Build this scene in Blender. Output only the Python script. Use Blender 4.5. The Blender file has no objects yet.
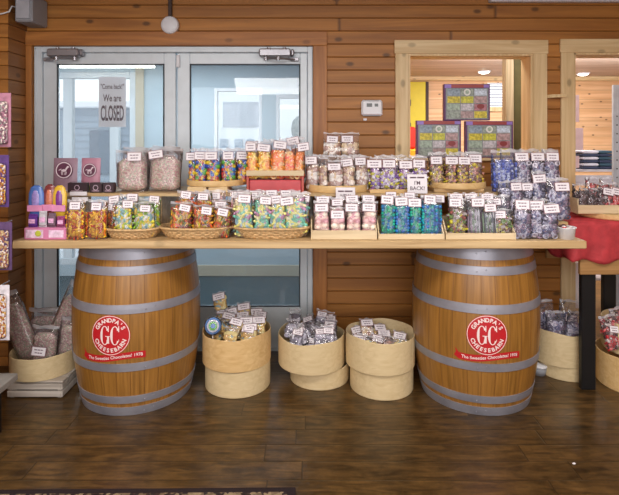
import bpy, math, random
import numpy as np
from mathutils import Vector, Matrix, Euler
random.seed(7)
PI = math.pi
col = bpy.context.scene.collection
# camera model: eye 1.48 m above the floor, looking along +Y, 505 px focal length
F, CX, HY, H = 505.0, 309.5, 140.0, 1.48
WY = 3.53                      # face of the back wall
def PX(px, Y): return (px - CX) / F * Y
def PZ(py, Y): return H - (py - HY) / F * Y

def S(r, g, b):
    f = lambda c: (c/255/12.92) if c/255 <= .04045 else ((c/255+.055)/1.055)**2.4
    return (f(r), f(g), f(b), 1.0)

# ------------------------------------------------------------------ materials
MATS = {}
def new_mat(name):
    m = bpy.data.materials.new(name); m.use_nodes = True
    nt = m.node_tree; nt.nodes.clear()
    out = nt.nodes.new('ShaderNodeOutputMaterial')
    return m, nt, out
def N(nt, t, **kw):
    n = nt.nodes.new(t)
    for k, v in kw.items(): setattr(n, k, v)
    return n
def mth(nt, op, a, b=None, c=None):
    n = N(nt, 'ShaderNodeMath', operation=op)
    for i, v in enumerate((a, b, c)):
        if v is None: continue
        if isinstance(v, (int, float)): n.inputs[i].default_value = v
        else: nt.links.new(v, n.inputs[i])
    return n.outputs[0]
def plain(name, c, rough=.5, metal=0, noise=.12, nscale=14, bump=0, spec=.5, coat=0, emit=0):
    if name in MATS: return MATS[name]
    m, nt, out = new_mat(name)
    p = N(nt, 'ShaderNodeBsdfPrincipled'); L = nt.links.new
    tc = N(nt, 'ShaderNodeTexCoord'); nz = N(nt, 'ShaderNodeTexNoise')
    nz.inputs['Scale'].default_value = nscale; nz.inputs['Detail'].default_value = 4
    L(tc.outputs['Object'], nz.inputs['Vector'])
    r = N(nt, 'ShaderNodeValToRGB')
    r.color_ramp.elements[0].position = .3; r.color_ramp.elements[1].position = .7
    r.color_ramp.elements[0].color = tuple(x*(1-noise) for x in c[:3])+(1,)
    r.color_ramp.elements[1].color = tuple(min(1, x*(1+noise)) for x in c[:3])+(1,)
    L(nz.outputs['Fac'], r.inputs['Fac']); L(r.outputs['Color'], p.inputs['Base Color'])
    p.inputs['Roughness'].default_value = rough; p.inputs['Metallic'].default_value = metal
    p.inputs['Specular IOR Level'].default_value = spec; p.inputs['Coat Weight'].default_value = coat
    if emit:
        p.inputs['Emission Color'].default_value = c; p.inputs['Emission Strength'].default_value = emit
    if bump:
        b = N(nt, 'ShaderNodeBump'); b.inputs['Strength'].default_value = bump; b.inputs['Distance'].default_value = .01
        L(nz.outputs['Fac'], b.inputs['Height']); L(b.outputs['Normal'], p.inputs['Normal'])
    L(p.outputs[0], out.inputs[0]); MATS[name] = m; return m

def wood(name, dark, light, axis='X', pitch=None, pax='Z', poff=0.0, grain=26, rough=.5, var=.25, knots=.0, coat=0, src='Object', butt=0, stretch=.06, contrast=(.32,.68), seam=.5, kscale=.42, mottle=0, bump=.25):
    """planked or plain timber; grain runs along axis; pitch = plank width along pax"""
    if name in MATS: return MATS[name]
    m, nt, out = new_mat(name); L = nt.links.new
    p = N(nt, 'ShaderNodeBsdfPrincipled')
    tc = N(nt, 'ShaderNodeTexCoord'); sep = N(nt, 'ShaderNodeSeparateXYZ'); L(tc.outputs[src], sep.inputs[0])
    ax = {'X':0,'Y':1,'Z':2}
    idx = None
    comb = N(nt, 'ShaderNodeCombineXYZ')
    if pitch:
        q = mth(nt, 'DIVIDE', mth(nt, 'SUBTRACT', sep.outputs[ax[pax]], poff), pitch)
        idx = mth(nt, 'FLOOR', q)
        if butt:   # boards also end along their length
            wn0 = N(nt, 'ShaderNodeTexWhiteNoise', noise_dimensions='1D'); L(idx, wn0.inputs['W'])
            along = mth(nt, 'ADD', mth(nt, 'DIVIDE', sep.outputs[ax[axis]], butt), mth(nt, 'MULTIPLY', wn0.outputs['Value'], 7.3))
            seg = mth(nt, 'FLOOR', along)
            idx2 = mth(nt, 'ADD', mth(nt, 'MULTIPLY', seg, 17.31), idx)
        else: idx2 = idx
        wn = N(nt, 'ShaderNodeTexWhiteNoise', noise_dimensions='1D'); L(idx2, wn.inputs['W'])
    for i in range(3):
        o = sep.outputs[i]
        o = mth(nt, 'MULTIPLY', o, (stretch if i == ax[axis] else 1.0)*grain)
        if pitch and i == ax[axis]: o = mth(nt, 'ADD', o, mth(nt, 'MULTIPLY', wn.outputs['Value'], 40))
        L(o, comb.inputs[i])
    nz = N(nt, 'ShaderNodeTexNoise'); nz.inputs['Scale'].default_value = 1; nz.inputs['Detail'].default_value = 6
    nz.inputs['Distortion'].default_value = 1.2; L(comb.outputs[0], nz.inputs['Vector'])
    r = N(nt, 'ShaderNodeValToRGB'); r.color_ramp.elements[0].position, r.color_ramp.elements[1].position = contrast
    r.color_ramp.elements[0].color = dark; r.color_ramp.elements[1].color = light
    L(nz.outputs['Fac'], r.inputs['Fac']); cur = r.outputs['Color']
    if mottle:
        n2 = N(nt, 'ShaderNodeTexNoise'); n2.inputs['Scale'].default_value = 9; n2.inputs['Detail'].default_value = 8; n2.inputs['Roughness'].default_value = .7
        L(tc.outputs[src], n2.inputs['Vector'])
        m2 = N(nt, 'ShaderNodeMapRange'); L(n2.outputs['Fac'], m2.inputs[0]); m2.inputs[1].default_value = .3; m2.inputs[2].default_value = .7
        m2.inputs[3].default_value = 1-mottle; m2.inputs[4].default_value = 1+mottle
        vs = N(nt, 'ShaderNodeVectorMath', operation='SCALE'); L(cur, vs.inputs[0]); L(m2.outputs[0], vs.inputs['Scale']); cur = vs.outputs[0]
    if pitch:
        mr = N(nt, 'ShaderNodeMapRange'); L(wn.outputs['Value'], mr.inputs[0])
        mr.inputs[3].default_value = 1-var; mr.inputs[4].default_value = 1+var
        mx = N(nt, 'ShaderNodeVectorMath', operation='SCALE'); L(cur, mx.inputs[0]); L(mr.outputs[0], mx.inputs['Scale']); cur = mx.outputs[0]
    if knots:
        c2 = N(nt, 'ShaderNodeCombineXYZ'); perp = pax if pax != axis else 'X'
        L(mth(nt, 'MULTIPLY', sep.outputs[ax[axis]], 5), c2.inputs[0]); L(mth(nt, 'MULTIPLY', sep.outputs[ax[perp]], 9), c2.inputs[1])
        v = N(nt, 'ShaderNodeTexVoronoi', voronoi_dimensions='2D'); v.inputs['Scale'].default_value = kscale; L(c2.outputs[0], v.inputs['Vector'])
        k = N(nt, 'ShaderNodeMapRange'); L(v.outputs['Distance'], k.inputs[0])
        k.inputs[1].default_value = .035; k.inputs[2].default_value = .075; k.inputs[3].default_value = knots; k.inputs[4].default_value = 0
        mk = N(nt, 'ShaderNodeMix', data_type='RGBA'); L(k.outputs[0], mk.inputs[0]); L(cur, mk.inputs[6])
        mk.inputs[7].default_value = tuple(x*.28 for x in dark[:3])+(1,); cur = mk.outputs[2]
    L(cur, p.inputs['Base Color']); p.inputs['Roughness'].default_value = rough; p.inputs['Coat Weight'].default_value = coat
    p.inputs['Coat Roughness'].default_value = .25
    b = N(nt, 'ShaderNodeBump'); b.inputs['Strength'].default_value = bump; b.inputs['Distance'].default_value = .004
    hgt = nz.outputs['Fac']
    if pitch:
        fr = mth(nt, 'FRACT', q); e = mth(nt, 'MINIMUM', fr, mth(nt, 'SUBTRACT', 1.0, fr))
        g = N(nt, 'ShaderNodeMapRange'); L(e, g.inputs[0]); g.inputs[1].default_value = 0; g.inputs[2].default_value = .03
        if butt:
            f2 = mth(nt, 'FRACT', along); e2 = mth(nt, 'MINIMUM', f2, mth(nt, 'SUBTRACT', 1.0, f2))
            g2 = N(nt, 'ShaderNodeMapRange'); L(e2, g2.inputs[0]); g2.inputs[2].default_value = .004
            gg = mth(nt, 'MINIMUM', g.outputs[0], g2.outputs[0])
        else: gg = g.outputs[0]
        hgt = mth(nt, 'ADD', mth(nt, 'MULTIPLY', nz.outputs['Fac'], .3), gg)
        mg = N(nt, 'ShaderNodeMix', data_type='RGBA'); L(gg, mg.inputs[0]); L(cur, mg.inputs[7])
        mg.inputs[6].default_value = tuple(x*seam for x in dark[:3])+(1,); L(mg.outputs[2], p.inputs['Base Color'])
    L(hgt, b.inputs['Height']); L(b.outputs['Normal'], p.inputs['Normal'])
    L(p.outputs[0], out.inputs[0]); MATS[name] = m; return m

def clearfilm(name, haze, tint=(1,1,1,1), rough=.12, gloss=1.0, col=(.9,.88,.92,1)):
    if name in MATS: return MATS[name]
    m, nt, out = new_mat(name); L = nt.links.new
    t = N(nt, 'ShaderNodeBsdfTransparent'); t.inputs[0].default_value = tint
    g = N(nt, 'ShaderNodeBsdfGlossy'); g.inputs['Roughness'].default_value = rough
    d = N(nt, 'ShaderNodeBsdfDiffuse'); d.inputs[0].default_value = col
    fr = N(nt, 'ShaderNodeFresnel'); fr.inputs['IOR'].default_value = 1.45
    m1 = N(nt, 'ShaderNodeMixShader'); m1.inputs[0].default_value = haze
    L(t.outputs[0], m1.inputs[1]); L(d.outputs[0], m1.inputs[2])
    m2 = N(nt, 'ShaderNodeMixShader'); L(mth(nt, 'MULTIPLY', fr.outputs[0], gloss), m2.inputs[0])
    L(m1.outputs[0], m2.inputs[1]); L(g.outputs[0], m2.inputs[2]); L(m2.outputs[0], out.inputs[0])
    MATS[name] = m; return m

def beads(name, cols, scale=120):
    """countless little pieces packed together"""
    if name in MATS: return MATS[name]
    m, nt, out = new_mat(name); L = nt.links.new
    p = N(nt, 'ShaderNodeBsdfPrincipled'); tc = N(nt, 'ShaderNodeTexCoord')
    v = N(nt, 'ShaderNodeTexVoronoi'); v.inputs['Scale'].default_value = scale; L(tc.outputs['Object'], v.inputs['Vector'])
    r = N(nt, 'ShaderNodeValToRGB'); r.color_ramp.interpolation = 'CONSTANT'
    sp = N(nt, 'ShaderNodeSeparateColor'); L(v.outputs['Color'], sp.inputs[0]); L(sp.outputs[0], r.inputs[0])
    r.color_ramp.elements[0].color = cols[0]
    r.color_ramp.elements[1].position = 1/len(cols); r.color_ramp.elements[1].color = cols[1]
    for i in range(2, len(cols)):
        e = r.color_ramp.elements.new(i/len(cols)); e.color = cols[i]
    L(r.outputs[0], p.inputs['Base Color']); p.inputs['Roughness'].default_value = .6
    b = N(nt, 'ShaderNodeBump', invert=True); b.inputs['Strength'].default_value = .9; b.inputs['Distance'].default_value = .006
    L(v.outputs['Distance'], b.inputs['Height']); L(b.outputs[0], p.inputs['Normal'])
    L(p.outputs[0], out.inputs[0]); MATS[name] = m; return m

# ------------------------------------------------------------------ mesh builder
def _ico(n):
    import bmesh
    bm = bmesh.new(); bmesh.ops.create_icosphere(bm, subdivisions=n, radius=1)
    v = np.array([x.co[:] for x in bm.verts]); f = [[q.index for q in p.verts] for p in bm.faces]; bm.free(); return v, f
def _lathe(profile, n=12, cap=True):
    V = []; Fc = []
    for (r, z) in profile:
        for k in range(n):
            a = 2*PI*k/n; V.append((r*math.sin(a), -r*math.cos(a), z))
    for i in range(len(profile)-1):
        for k in range(n):
            Fc.append([i*n+k, i*n+(k+1) % n, (i+1)*n+(k+1) % n, (i+1)*n+k])
    if cap:
        Fc.append([k for k in range(n)][::-1]); Fc.append([(len(profile)-1)*n+k for k in range(n)])
    return np.array(V, float), Fc
ICO = _ico(2); ICO1 = _ico(1)
CAPS = _lathe([(.12,-1),(.75,-.82),(1,-.5),(1,.5),(.75,.82),(.12,1)], 7)
DISC = _lathe([(.8,-.3),(1,-.15),(1,.15),(.8,.3)], 10)
def _torus(R, r, n=12, k=6):
    V = []; Fc = []
    for i in range(n):
        for j in range(k):
            a = 2*PI*i/n; b = 2*PI*j/k
            V.append(((R+r*math.cos(b))*math.cos(a), (R+r*math.cos(b))*math.sin(a), r*math.sin(b)))
    for i in range(n):
        for j in range(k):
            Fc.append([i*k+j, ((i+1) % n)*k+j, ((i+1) % n)*k+(j+1) % k, i*k+(j+1) % k])
    return np.array(V), Fc
RING = _torus(.68, .32)
class MB:
    def __init__(s): s.v = []; s.f = []; s.m = []; s.n = 0; s.uv = None
    def add(s, V, Fc, mi=0, M=None):
        V = np.asarray(V, float)
        if M is not None:
            A = np.array(M); V = V @ A[:3,:3].T + A[:3,3]
        s.v.append(V); s.f += [[i+s.n for i in q] for q in Fc]; s.m += [mi]*len(Fc); s.n += len(V)
        return s
    def box(s, x0, x1, y0, y1, z0, z1, mi=0, M=None, bev=0):
        if bev:
            b = min(bev, (x1-x0)*.45, (y1-y0)*.45, (z1-z0)*.45)
            V = []
            for z, k in ((z0, b), (z0+b, 0), (z1-b, 0), (z1, b)):
                X0, X1, Y0, Y1 = x0+k, x1-k, y0+k, y1-k
                V += [(X0+b,Y0,z),(X1-b,Y0,z),(X1,Y0+b,z),(X1,Y1-b,z),(X1-b,Y1,z),(X0+b,Y1,z),(X0,Y1-b,z),(X0,Y0+b,z)]
            Fc = [[7,6,5,4,3,2,1,0],[24,25,26,27,28,29,30,31]]
            for i in range(3):
                for k in range(8): Fc.append([i*8+k, i*8+(k+1)%8, (i+1)*8+(k+1)%8, (i+1)*8+k])
            return s.add(V, Fc, mi, M)
        V = [(x0,y0,z0),(x1,y0,z0),(x1,y1,z0),(x0,y1,z0),(x0,y0,z1),(x1,y0,z1),(x1,y1,z1),(x0,y1,z1)]
        return s.add(V, [[3,2,1,0],[4,5,6,7],[0,1,5,4],[1,2,6,5],[2,3,7,6],[3,0,4,7]], mi, M)
    def lathe(s, prof, n=48, mi=0, M=None, cap=False):
        V, Fc = _lathe(prof, n, cap); return s.add(V, Fc, mi, M)
    def tube(s, pts, r, n=8, mi=0, closed=False):
        P = [Vector(p) for p in pts]; V = []; Fc = []; up = Vector((0,0,1)); m = len(P)
        for i, p in enumerate(P):
            a = P[(i-1) % m] if (closed or i) else p; b = P[(i+1) % m] if (closed or i < m-1) else p
            t = (b-a).normalized(); u = up if abs(t.dot(up)) < .95 else Vector((1,0,0))
            x = t.cross(u).normalized(); y = x.cross(t).normalized()
            rr = r[i] if isinstance(r, (list, tuple)) else r
            for k in range(n):
                c = p + (x*math.cos(2*PI*k/n)+y*math.sin(2*PI*k/n))*rr; V.append(c[:])
        for i in range(m if closed else m-1):
            j = (i+1) % m
            for k in range(n): Fc.append([i*n+k, i*n+(k+1) % n, j*n+(k+1) % n, j*n+k])
        if not closed: Fc.append(list(range(n))[::-1]); Fc.append([(m-1)*n+k for k in range(n)])
        return s.add(V, Fc, mi)
    def build(s, name, mats, parent=None, smooth=False, loc=None, rot=None):
        me = s.mesh(name, mats, smooth)
        o = bpy.data.objects.new(name, me); col.objects.link(o)
        if parent: o.parent = parent
        if loc: o.location = loc
        if rot: o.rotation_euler = rot
        return o
    def mesh(s, name, mats, smooth=False):
        me = bpy.data.meshes.new(name)
        V = np.concatenate(s.v) if s.v else np.zeros((0,3))
        me.from_pydata(V.tolist(), [], s.f)
        if not isinstance(mats, (list, tuple)): mats = [mats]
        for m in mats: me.materials.append(m)
        me.polygons.foreach_set('material_index', s.m)
        if smooth: me.polygons.foreach_set('use_smooth', [True]*len(s.f))
        me.update(); return me
def cyl_between(mb, a, b, r, n=10, mi=0): mb.tube([a, b], r, n, mi)
def empty(name, loc=(0,0,0), rz=0):
    o = bpy.data.objects.new(name, None); col.objects.link(o); o.location = loc; o.rotation_euler = (0,0,rz); o.empty_display_size = .05
    return o
USED = {}
def tag(o, label=None, cat=None, group=None, kind=None):
    if label:
        n = len(label.replace(',', '').split())
        if n > 16 or n < 4: print('LABEL LENGTH', n, label)
        if label in USED: print('DUP LABEL', label)
        USED[label] = 1; o['label'] = label
    if cat: o['category'] = cat
    if group: o['group'] = group
    if kind: o['kind'] = kind
    return o
def struct(o): o['kind'] = 'structure'; return o
_tc = {}
def text_geo(body, size, bold=0.0, align='CENTER'):
    key = (body, size, bold, align)
    if key in _tc: return _tc[key]
    c = bpy.data.curves.new('t', 'FONT'); c.body = body; c.size = size; c.offset = bold; c.align_x = align; c.align_y = 'CENTER'
    c.resolution_u = 3
    o = bpy.data.objects.new('t', c); col.objects.link(o); bpy.context.view_layer.update()
    dg = bpy.context.evaluated_depsgraph_get(); me = bpy.data.meshes.new_from_object(o.evaluated_get(dg))
    V = np.array([v.co[:] for v in me.vertices]).reshape(-1,3); Fc = [list(p.vertices) for p in me.polygons]
    bpy.data.objects.remove(o); bpy.data.curves.remove(c); bpy.data.meshes.remove(me)
    _tc[key] = (V, Fc); return V, Fc
def front_text(mb, body, size, x, y, z, mi, bold=0.0, sx=1.0):
    """lettering on a plane facing -Y"""
    V, Fc = text_geo(body, size, bold)
    W = np.stack([V[:,0]*sx + x, np.full(len(V), y), V[:,1] + z], 1); mb.add(W, Fc, mi)

# ------------------------------------------------------------------ shared materials
PITCH = .0909; ZOFF = 2.151 - PITCH*30
M_plank = wood('orange_pine_planks', S(146,92,38), S(182,122,54), 'X', PITCH, 'Z', ZOFF, grain=13, var=.10, knots=.8, rough=.5, butt=4.3)
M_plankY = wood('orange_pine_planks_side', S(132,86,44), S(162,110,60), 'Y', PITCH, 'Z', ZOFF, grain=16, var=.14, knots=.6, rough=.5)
M_casing = wood('orange_pine_casing', S(150,92,40), S(188,124,60), 'Z', grain=18, rough=.45, knots=.5)
M_casingX = wood('orange_pine_casing_flat', S(150,92,40), S(188,124,60), 'X', grain=18, rough=.45, knots=.5)
M_pine = wood('pale_pine_trim', S(205,172,122), S(232,206,160), 'Z', grain=22, rough=.5, knots=.55)
M_pineX = wood('pale_pine_trim_flat', S(205,172,122), S(232,206,160), 'X', grain=22, rough=.5, knots=.45)
M_knotty = wood('knotty_pine_boards', S(206,158,112), S(234,192,148), 'X', .14, 'Z', 0, grain=14, var=.08, knots=1.0, rough=.5, kscale=.62)
M_white_boards = wood('whitewashed_ceiling_boards', S(186,162,148), S(222,204,192), 'X', .12, 'Y', 0, grain=14, var=.08, rough=.6)
M_counter = wood('counter_plank_wood', S(178,144,98), S(218,188,140), 'X', grain=20, rough=.45, knots=.3)
M_box = wood('bentwood_veneer', S(216,192,146), S(228,206,162), 'X', grain=40, rough=.5, stretch=.2, bump=.04)
M_lid = wood('golden_bentwood_veneer', S(216,176,116), S(232,198,142), 'X', grain=40, rough=.45, stretch=.2, bump=.04)
M_traywood = wood('pale_tray_wood', S(206,182,142), S(230,210,174), 'X', grain=20, rough=.55)
M_floor = wood('dark_laminate_floor', S(56,40,20), S(106,78,42), 'X', .128, 'Y', .02, grain=26, var=.12, rough=.3, butt=1.22, stretch=.2, contrast=(.3,.72), seam=.85, mottle=.42)
M_whitecrate = wood('whitewashed_slats', S(170,158,146), S(208,198,186), 'X', grain=22, rough=.65)
M_alu = plain('painted_aluminium', S(212,220,226), .4, .1, .04)
M_aludark = plain('dark_gasket', S(46,50,54), .6)
M_metal = plain('brushed_closer_metal', S(168,166,172), .35, .8, .06)
M_paint = plain('pale_blue_grey_paint', S(178,194,204), .7, noise=.03, nscale=2)
M_white = plain('white_plastic', S(232,232,236), .4, noise=.02)
M_grey = plain('grey_plastic', S(150,152,158), .5, noise=.03)
M_dark = plain('dark_charcoal', S(34,32,34), .5, noise=.1)
M_black = plain('black_paint', S(18,18,20), .45, noise=.1)
M_cream = plain('cream_baseboard', S(190,180,160), .6, noise=.03)
M_teal = plain('dark_teal_mat', S(46,66,74), .7, noise=.2, nscale=30)
M_ceil = plain('white_ceiling_paint', S(206,202,206), .8, noise=.03, nscale=3)
M_glass = clearfilm('door_glass', .06, (.95,.97,.98,1), .02, 1.0, (.8,.86,.9,1))
M_film = clearfilm('clear_candy_film', .05, (.98,.97,.98,1), .11, 1.5)
M_seal = clearfilm('hazy_seal_film', .32, (1,1,1,1), .25, 1.3)
M_paper = plain('white_paper', S(240,234,238), .6, noise=.02)
M_pink_edge = plain('red_label_border', S(150,112,122), .6, noise=.05)
M_ink = plain('grey_label_ink', S(128,104,122), .6, noise=.05)
M_red = plain('logo_red', S(196,30,38), .45, noise=.04)
M_logo_white = plain('logo_cream_white', S(246,226,222), .5, noise=.02)
def hoopmat():
    m = plain('galvanised_hoop_steel', S(156,156,166), .42, .4, .2, nscale=7); return m
M_hoop = hoopmat()

# ------------------------------------------------------------------ plank wall geometry
def plank_strip(mb, x0, x1, z0, z1, Y, depth=.006, axis='X', sgn=-1):
    """boards with real V grooves, facing -Y (axis X) or +X (axis Y)"""
    prof = []; k0 = math.ceil((z0-ZOFF)/PITCH-1e-6)
    z = z0; prof.append((z0, 0))
    k = k0
    while ZOFF+k*PITCH < z1-.008:
        zz = ZOFF+k*PITCH
        if zz > z0+.008: prof += [(zz-.005, 0), (zz, depth), (zz+.005, 0)]
        k += 1
    prof.append((z1, 0))
    V = []; Fc = []
    for (zz, d) in prof:
        if axis == 'X': V += [(x0, Y+d, zz), (x1, Y+d, zz)]
        else: V += [(Y-d, x0, zz), (Y-d, x1, zz)]
    for i in range(len(prof)-1): Fc.append([2*i, 2*i+1, 2*i+3, 2*i+2])
    mb.add(V, Fc, 0)

XL, XR = -2.9, 3.2
CEIL = 2.462
wx = lambda px: PX(px, WY)
# openings in the back wall: door unit, hatch, doorway
D0, D1, DZ = wx(33), wx(313), 2.137
O0, O1, OZ0, OZ1 = wx(408), wx(532), 1.335, 2.081
P0, P1, PZ1 = wx(573), 2.62, 2.088
SX, SY = -1.975, 3.31         # the wall steps forward on the left
mb = MB()
plank_strip(mb, SX, D0, 0, CEIL, WY)
plank_strip(mb, D0, D1, DZ, CEIL, WY)
plank_strip(mb, D1, O0, 0, CEIL, WY)
plank_strip(mb, O0, O1, 0, OZ0, WY)
plank_strip(mb, O0, O1, OZ1, CEIL, WY)
plank_strip(mb, O1, P0, 0, CEIL, WY)
plank_strip(mb, P0, P1, PZ1, CEIL, WY)
plank_strip(mb, P1, XR, 0, CEIL, WY)
t = .14; b0 = WY+.012
for (x0, x1, z0, z1) in ((SX,D0,0,CEIL),(D0,D1,DZ,CEIL),(D1,O0,0,CEIL),(O0,O1,0,OZ0),(O0,O1,OZ1,CEIL),(O1,P0,0,CEIL),(P0,P1,PZ1,CEIL),(P1,XR,0,CEIL)):
    mb.box(x0, x1, b0, WY+t, z0, z1)
struct(mb.build('wall_back', M_plank))
mb = MB(); plank_strip(mb, SY, WY, 0, CEIL, SX, axis='Y')
mb.box(SX-.1, SX-.012, SY+.012, WY+t, 0, CEIL)
struct(mb.build('wall_corner', M_plankY))
mb = MB(); plank_strip(mb, XL, SX, 0, CEIL, SY); mb.box(XL, SX-.012, SY+.012, SY+.1, 0, CEIL)
struct(mb.build('wall_front_left', M_plank))
mb = MB(); mb.box(XL-.1, XL, -2.2, SY+.1, 0, CEIL); struct(mb.build('wall_left', M_plankY))
mb = MB(); mb.box(XR, XR+.1, -2.2, WY+t, 0, CEIL); struct(mb.build('wall_right', M_plankY))
mb = MB(); mb.box(XL-.1, XR+.1, -2.3, -2.2, 0, CEIL); struct(mb.build('wall_rear', M_plank))
mb = MB(); mb.box(XL-.1, XR+.1, -2.3, WY+.02, -.05, 0); struct(mb.build('floor', M_floor))
mb = MB(); mb.box(XL-.1, XR+.1, -2.3, WY+t, CEIL, CEIL+.06); struct(mb.build('ceiling', M_ceil))
# pale cove strip at the top right of the wall
mb = MB(); mb.box(wx(488), XR, WY-.05, WY-.0005, 2.435, CEIL-.0005, bev=.006); struct(mb.build('trim_1', M_ceil))
# wood casing around the metal door frame
mb = MB(); e = .022
mb.box(wx(27), D0, WY-e, WY-.0005, 0, DZ, bev=.003)
mb.box(D1, wx(327), WY-e, WY-.0005, 0, DZ, bev=.003); struct(mb.build('trim_2', M_casing))
mb = MB(); mb.box(wx(27), wx(327), WY-e-.002, WY-.0005, DZ, PZ(32, WY), bev=.003); struct(mb.build('trim_3', M_casingX))
# hatch casing and jamb lining
mb = MB()
mb.box(wx(395), O0, WY-.02, WY-.0005, OZ0-.06, OZ1, bev=.002); mb.box(O1, wx(546), WY-.02, WY-.0005, OZ0-.06, OZ1, bev=.002)
struct(mb.build('trim_4', M_pine))
mb = MB(); mb.box(wx(394), wx(547), WY-.022, WY-.0005, OZ1, PZ(40.5, WY), bev=.002); struct(mb.build('trim_5', M_pineX))
mb = MB()
mb.box(O0+.0005, O0+.014, WY-.012, WY+t+.01, OZ0, OZ1-.015); mb.box(O1-.014, O1-.0005, WY-.012, WY+t+.01, OZ0, OZ1-.015)
mb.box(O0, O1, WY-.012, WY+t+.01, OZ1-.014, OZ1-.0005)
struct(mb.build('window_3', M_pine))
mb = MB(); mb.box(O0, O1, WY-.03, WY+t+.16, OZ0, OZ0+.02, bev=.003); struct(mb.build('trim_6', M_pineX))
# doorway casing
mb = MB()
mb.box(wx(560), P0, WY-.02, WY-.0005, 0, PZ1, bev=.002); mb.box(P1, P1+.09, WY-.02, WY-.0005, 0, PZ1, bev=.002); struct(mb.build('trim_7', M_pine))
mb = MB(); mb.box(wx(559), P1+.1, WY-.022, WY-.0005, PZ1, PZ(39.5, WY), bev=.002); struct(mb.build('trim_8', M_pineX))
mb = MB(); mb.box(P0+.0005, P0+.013, WY-.01, WY+t+.01, 0, PZ1); mb.box(P1-.013, P1-.0005, WY-.01, WY+t+.01, 0, PZ1); mb.box(P0, P1, WY-.01, WY+t+.01, PZ1-.013, PZ1-.0005)
struct(mb.build('trim_9', M_pine))
mb = MB()
for a, b in ((SX, wx(27)), (wx(327), P0-.095), (P1+.09, XR)): mb.box(a, b, WY-.014, WY-.0005, 0, .085, bev=.002)
struct(mb.build('baseboard_back', M_casingX))

# ------------------------------------------------------------------ metal double door
mb = MB(); fy0, fy1 = WY+.01, WY+.10
mb.box(D0+.0005, wx(41), fy0, fy1, 0, DZ-.0005, bev=.004); mb.box(wx(307.5), D1-.0005, fy0, fy1, 0, DZ-.0005, bev=.004)
mb.box(wx(41), wx(307.5), fy0, fy1, DZ-.042, DZ-.0005, bev=.004)
mb.box(D0+.012, D0+.020, fy0-.006, fy0+.01, 0, DZ-.014); mb.box(D0+.012, D1-.012, fy0-.006, fy0+.01, DZ-.020, DZ-.012)
mb.box(D0, D1, fy0, fy1+.04, .0, .012)
struct(mb.build('trim_10', M_alu))
def leaf(n, x0, x1, g0, g1, closer, hinge):
    r = struct(empty('door_%d' % n, ((x0+x1)/2, WY+.05, 0))); c = (x0+x1)/2
    y0, y1 = -.022, .022; zb, zt = .014, DZ-.044; gz0, gz1 = .305, PZ(63.5, WY)
    m = MB()
    m.box(x0-c, g0-c, y0, y1, zb, zt, bev=.004); m.box(g1-c, x1-c, y0, y1, zb, zt, bev=.004)
    m.box(g0-c, g1-c, y0, y1, gz1, zt, bev=.004); m.box(g0-c, g1-c, y0, y1, zb, gz0, bev=.004)
    m.build('door_leaf_frame', M_alu, r)
    m = MB(); w = .007
    m.box(g0-c, g0-c+w, y0-.003, y0+.012, gz0, gz1); m.box(g1-c-w, g1-c, y0-.003, y0+.012, gz0, gz1)
    m.box(g0-c, g1-c, y0-.003, y0+.012, gz1-w, gz1); m.box(g0-c, g1-c, y0-.003, y0+.012, gz0, gz0+w)
    m.build('glazing_gasket', M_aludark, r)
    m = MB(); m.box(g0-c+.003, g1-c-.003, -.004, .004, gz0+.003, gz1-.003); m.build('glass_pane', M_glass, r)
    # closer: body, cover, arms
    k, dirn = closer
    m = MB(); cx = wx(k)-c; yb = y0
    m.box(cx-.115, cx+.105, yb-.075, yb-.012, zt-.035, zt+.02, bev=.008)
    m.box(cx+.105, cx+.128, yb-.065, yb-.015, zt-.03, zt+.016, bev=.008)
    for s_ in (-.05, .06): m.add(*_lathe([(.012,0),(.012,.012)], 12), 0, Matrix.Translation((cx+s_, yb-.045, zt+.02)))
    b = m.build('door_closer', M_metal, r)
    m = MB(); a0 = (cx+dirn*.07, yb-.045, zt-.045); a1 = (cx-dirn*.02, yb-.12, zt-.058); a2 = (cx-dirn*.13, yb-.03, zt-.05)
    m.tube([a0, a1], .008); m.tube([a1, a2], .007)
    m.add(*_lathe([(.014,-.014),(.014,.01)], 12), 0, Matrix.Translation(a0)); m.add(*_lathe([(.013,-.012),(.013,.012)], 12), 0, Matrix.Translation(a1))
    m.box(a2[0]-.03, a2[0]+.03, yb-.035, yb, zt-.062, zt-.036, bev=.004)
    m.build('closer_arm', M_metal, b)
    if hinge:
        for zz in (zt-.06, 1.05, .25):
            m = MB(); m.box(x0-c-.004, x0-c+.022, y0-.022, y0, zz-.045, zz+.045, bev=.006); m.build('hinge', M_white, r)
    return r
leaf(1, wx(41.2), wx(174.6), wx(55), wx(163), (66, 1), False)
leaf(2, wx(176.2), wx(307.3), wx(189), wx(300), (276, -1), True)

# closed sign hung inside the left leaf
def paper_sign(name, x, y, z, w, h, lines, lab, cat='sign', rz=0, border=False, tilt=0, mat=None, ink=None):
    r = empty(name, (x, y, z), rz); tag(r, lab, cat); r.rotation_euler = (tilt, 0, rz)
    m = MB(); m.box(-w/2, w/2, -.0008, .0008, 0, h)
    m.build('sheet', mat or M_paper, r)
    m = MB()
    for (txt, size, zz, bold, sx) in lines:
        if txt is None:
            for (a, b) in size: m.box(a*w, b*w, -.0016, -.0009, zz*h-.004, zz*h+.004)
        else: front_text(m, txt, size, 0, -.0013, zz*h, 0, bold, sx)
    if m.n: m.build('lettering', ink or plain('dark_sign_ink', S(84,52,66), .6), r)
    return r
ws = WY+.09
paper_sign('closed_sign', (wx(95.5)+wx(122))/2-.01, ws, PZ(127, ws), .195, .36,
    [('"Come back!"', .050, .80, .0008, .60), ('We are', .070, .57, .0014, .60), ('CLOSED', .150, .26, .004, .30)],
    'white paper sign lettered CLOSED hanging behind the left door glass')

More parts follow.
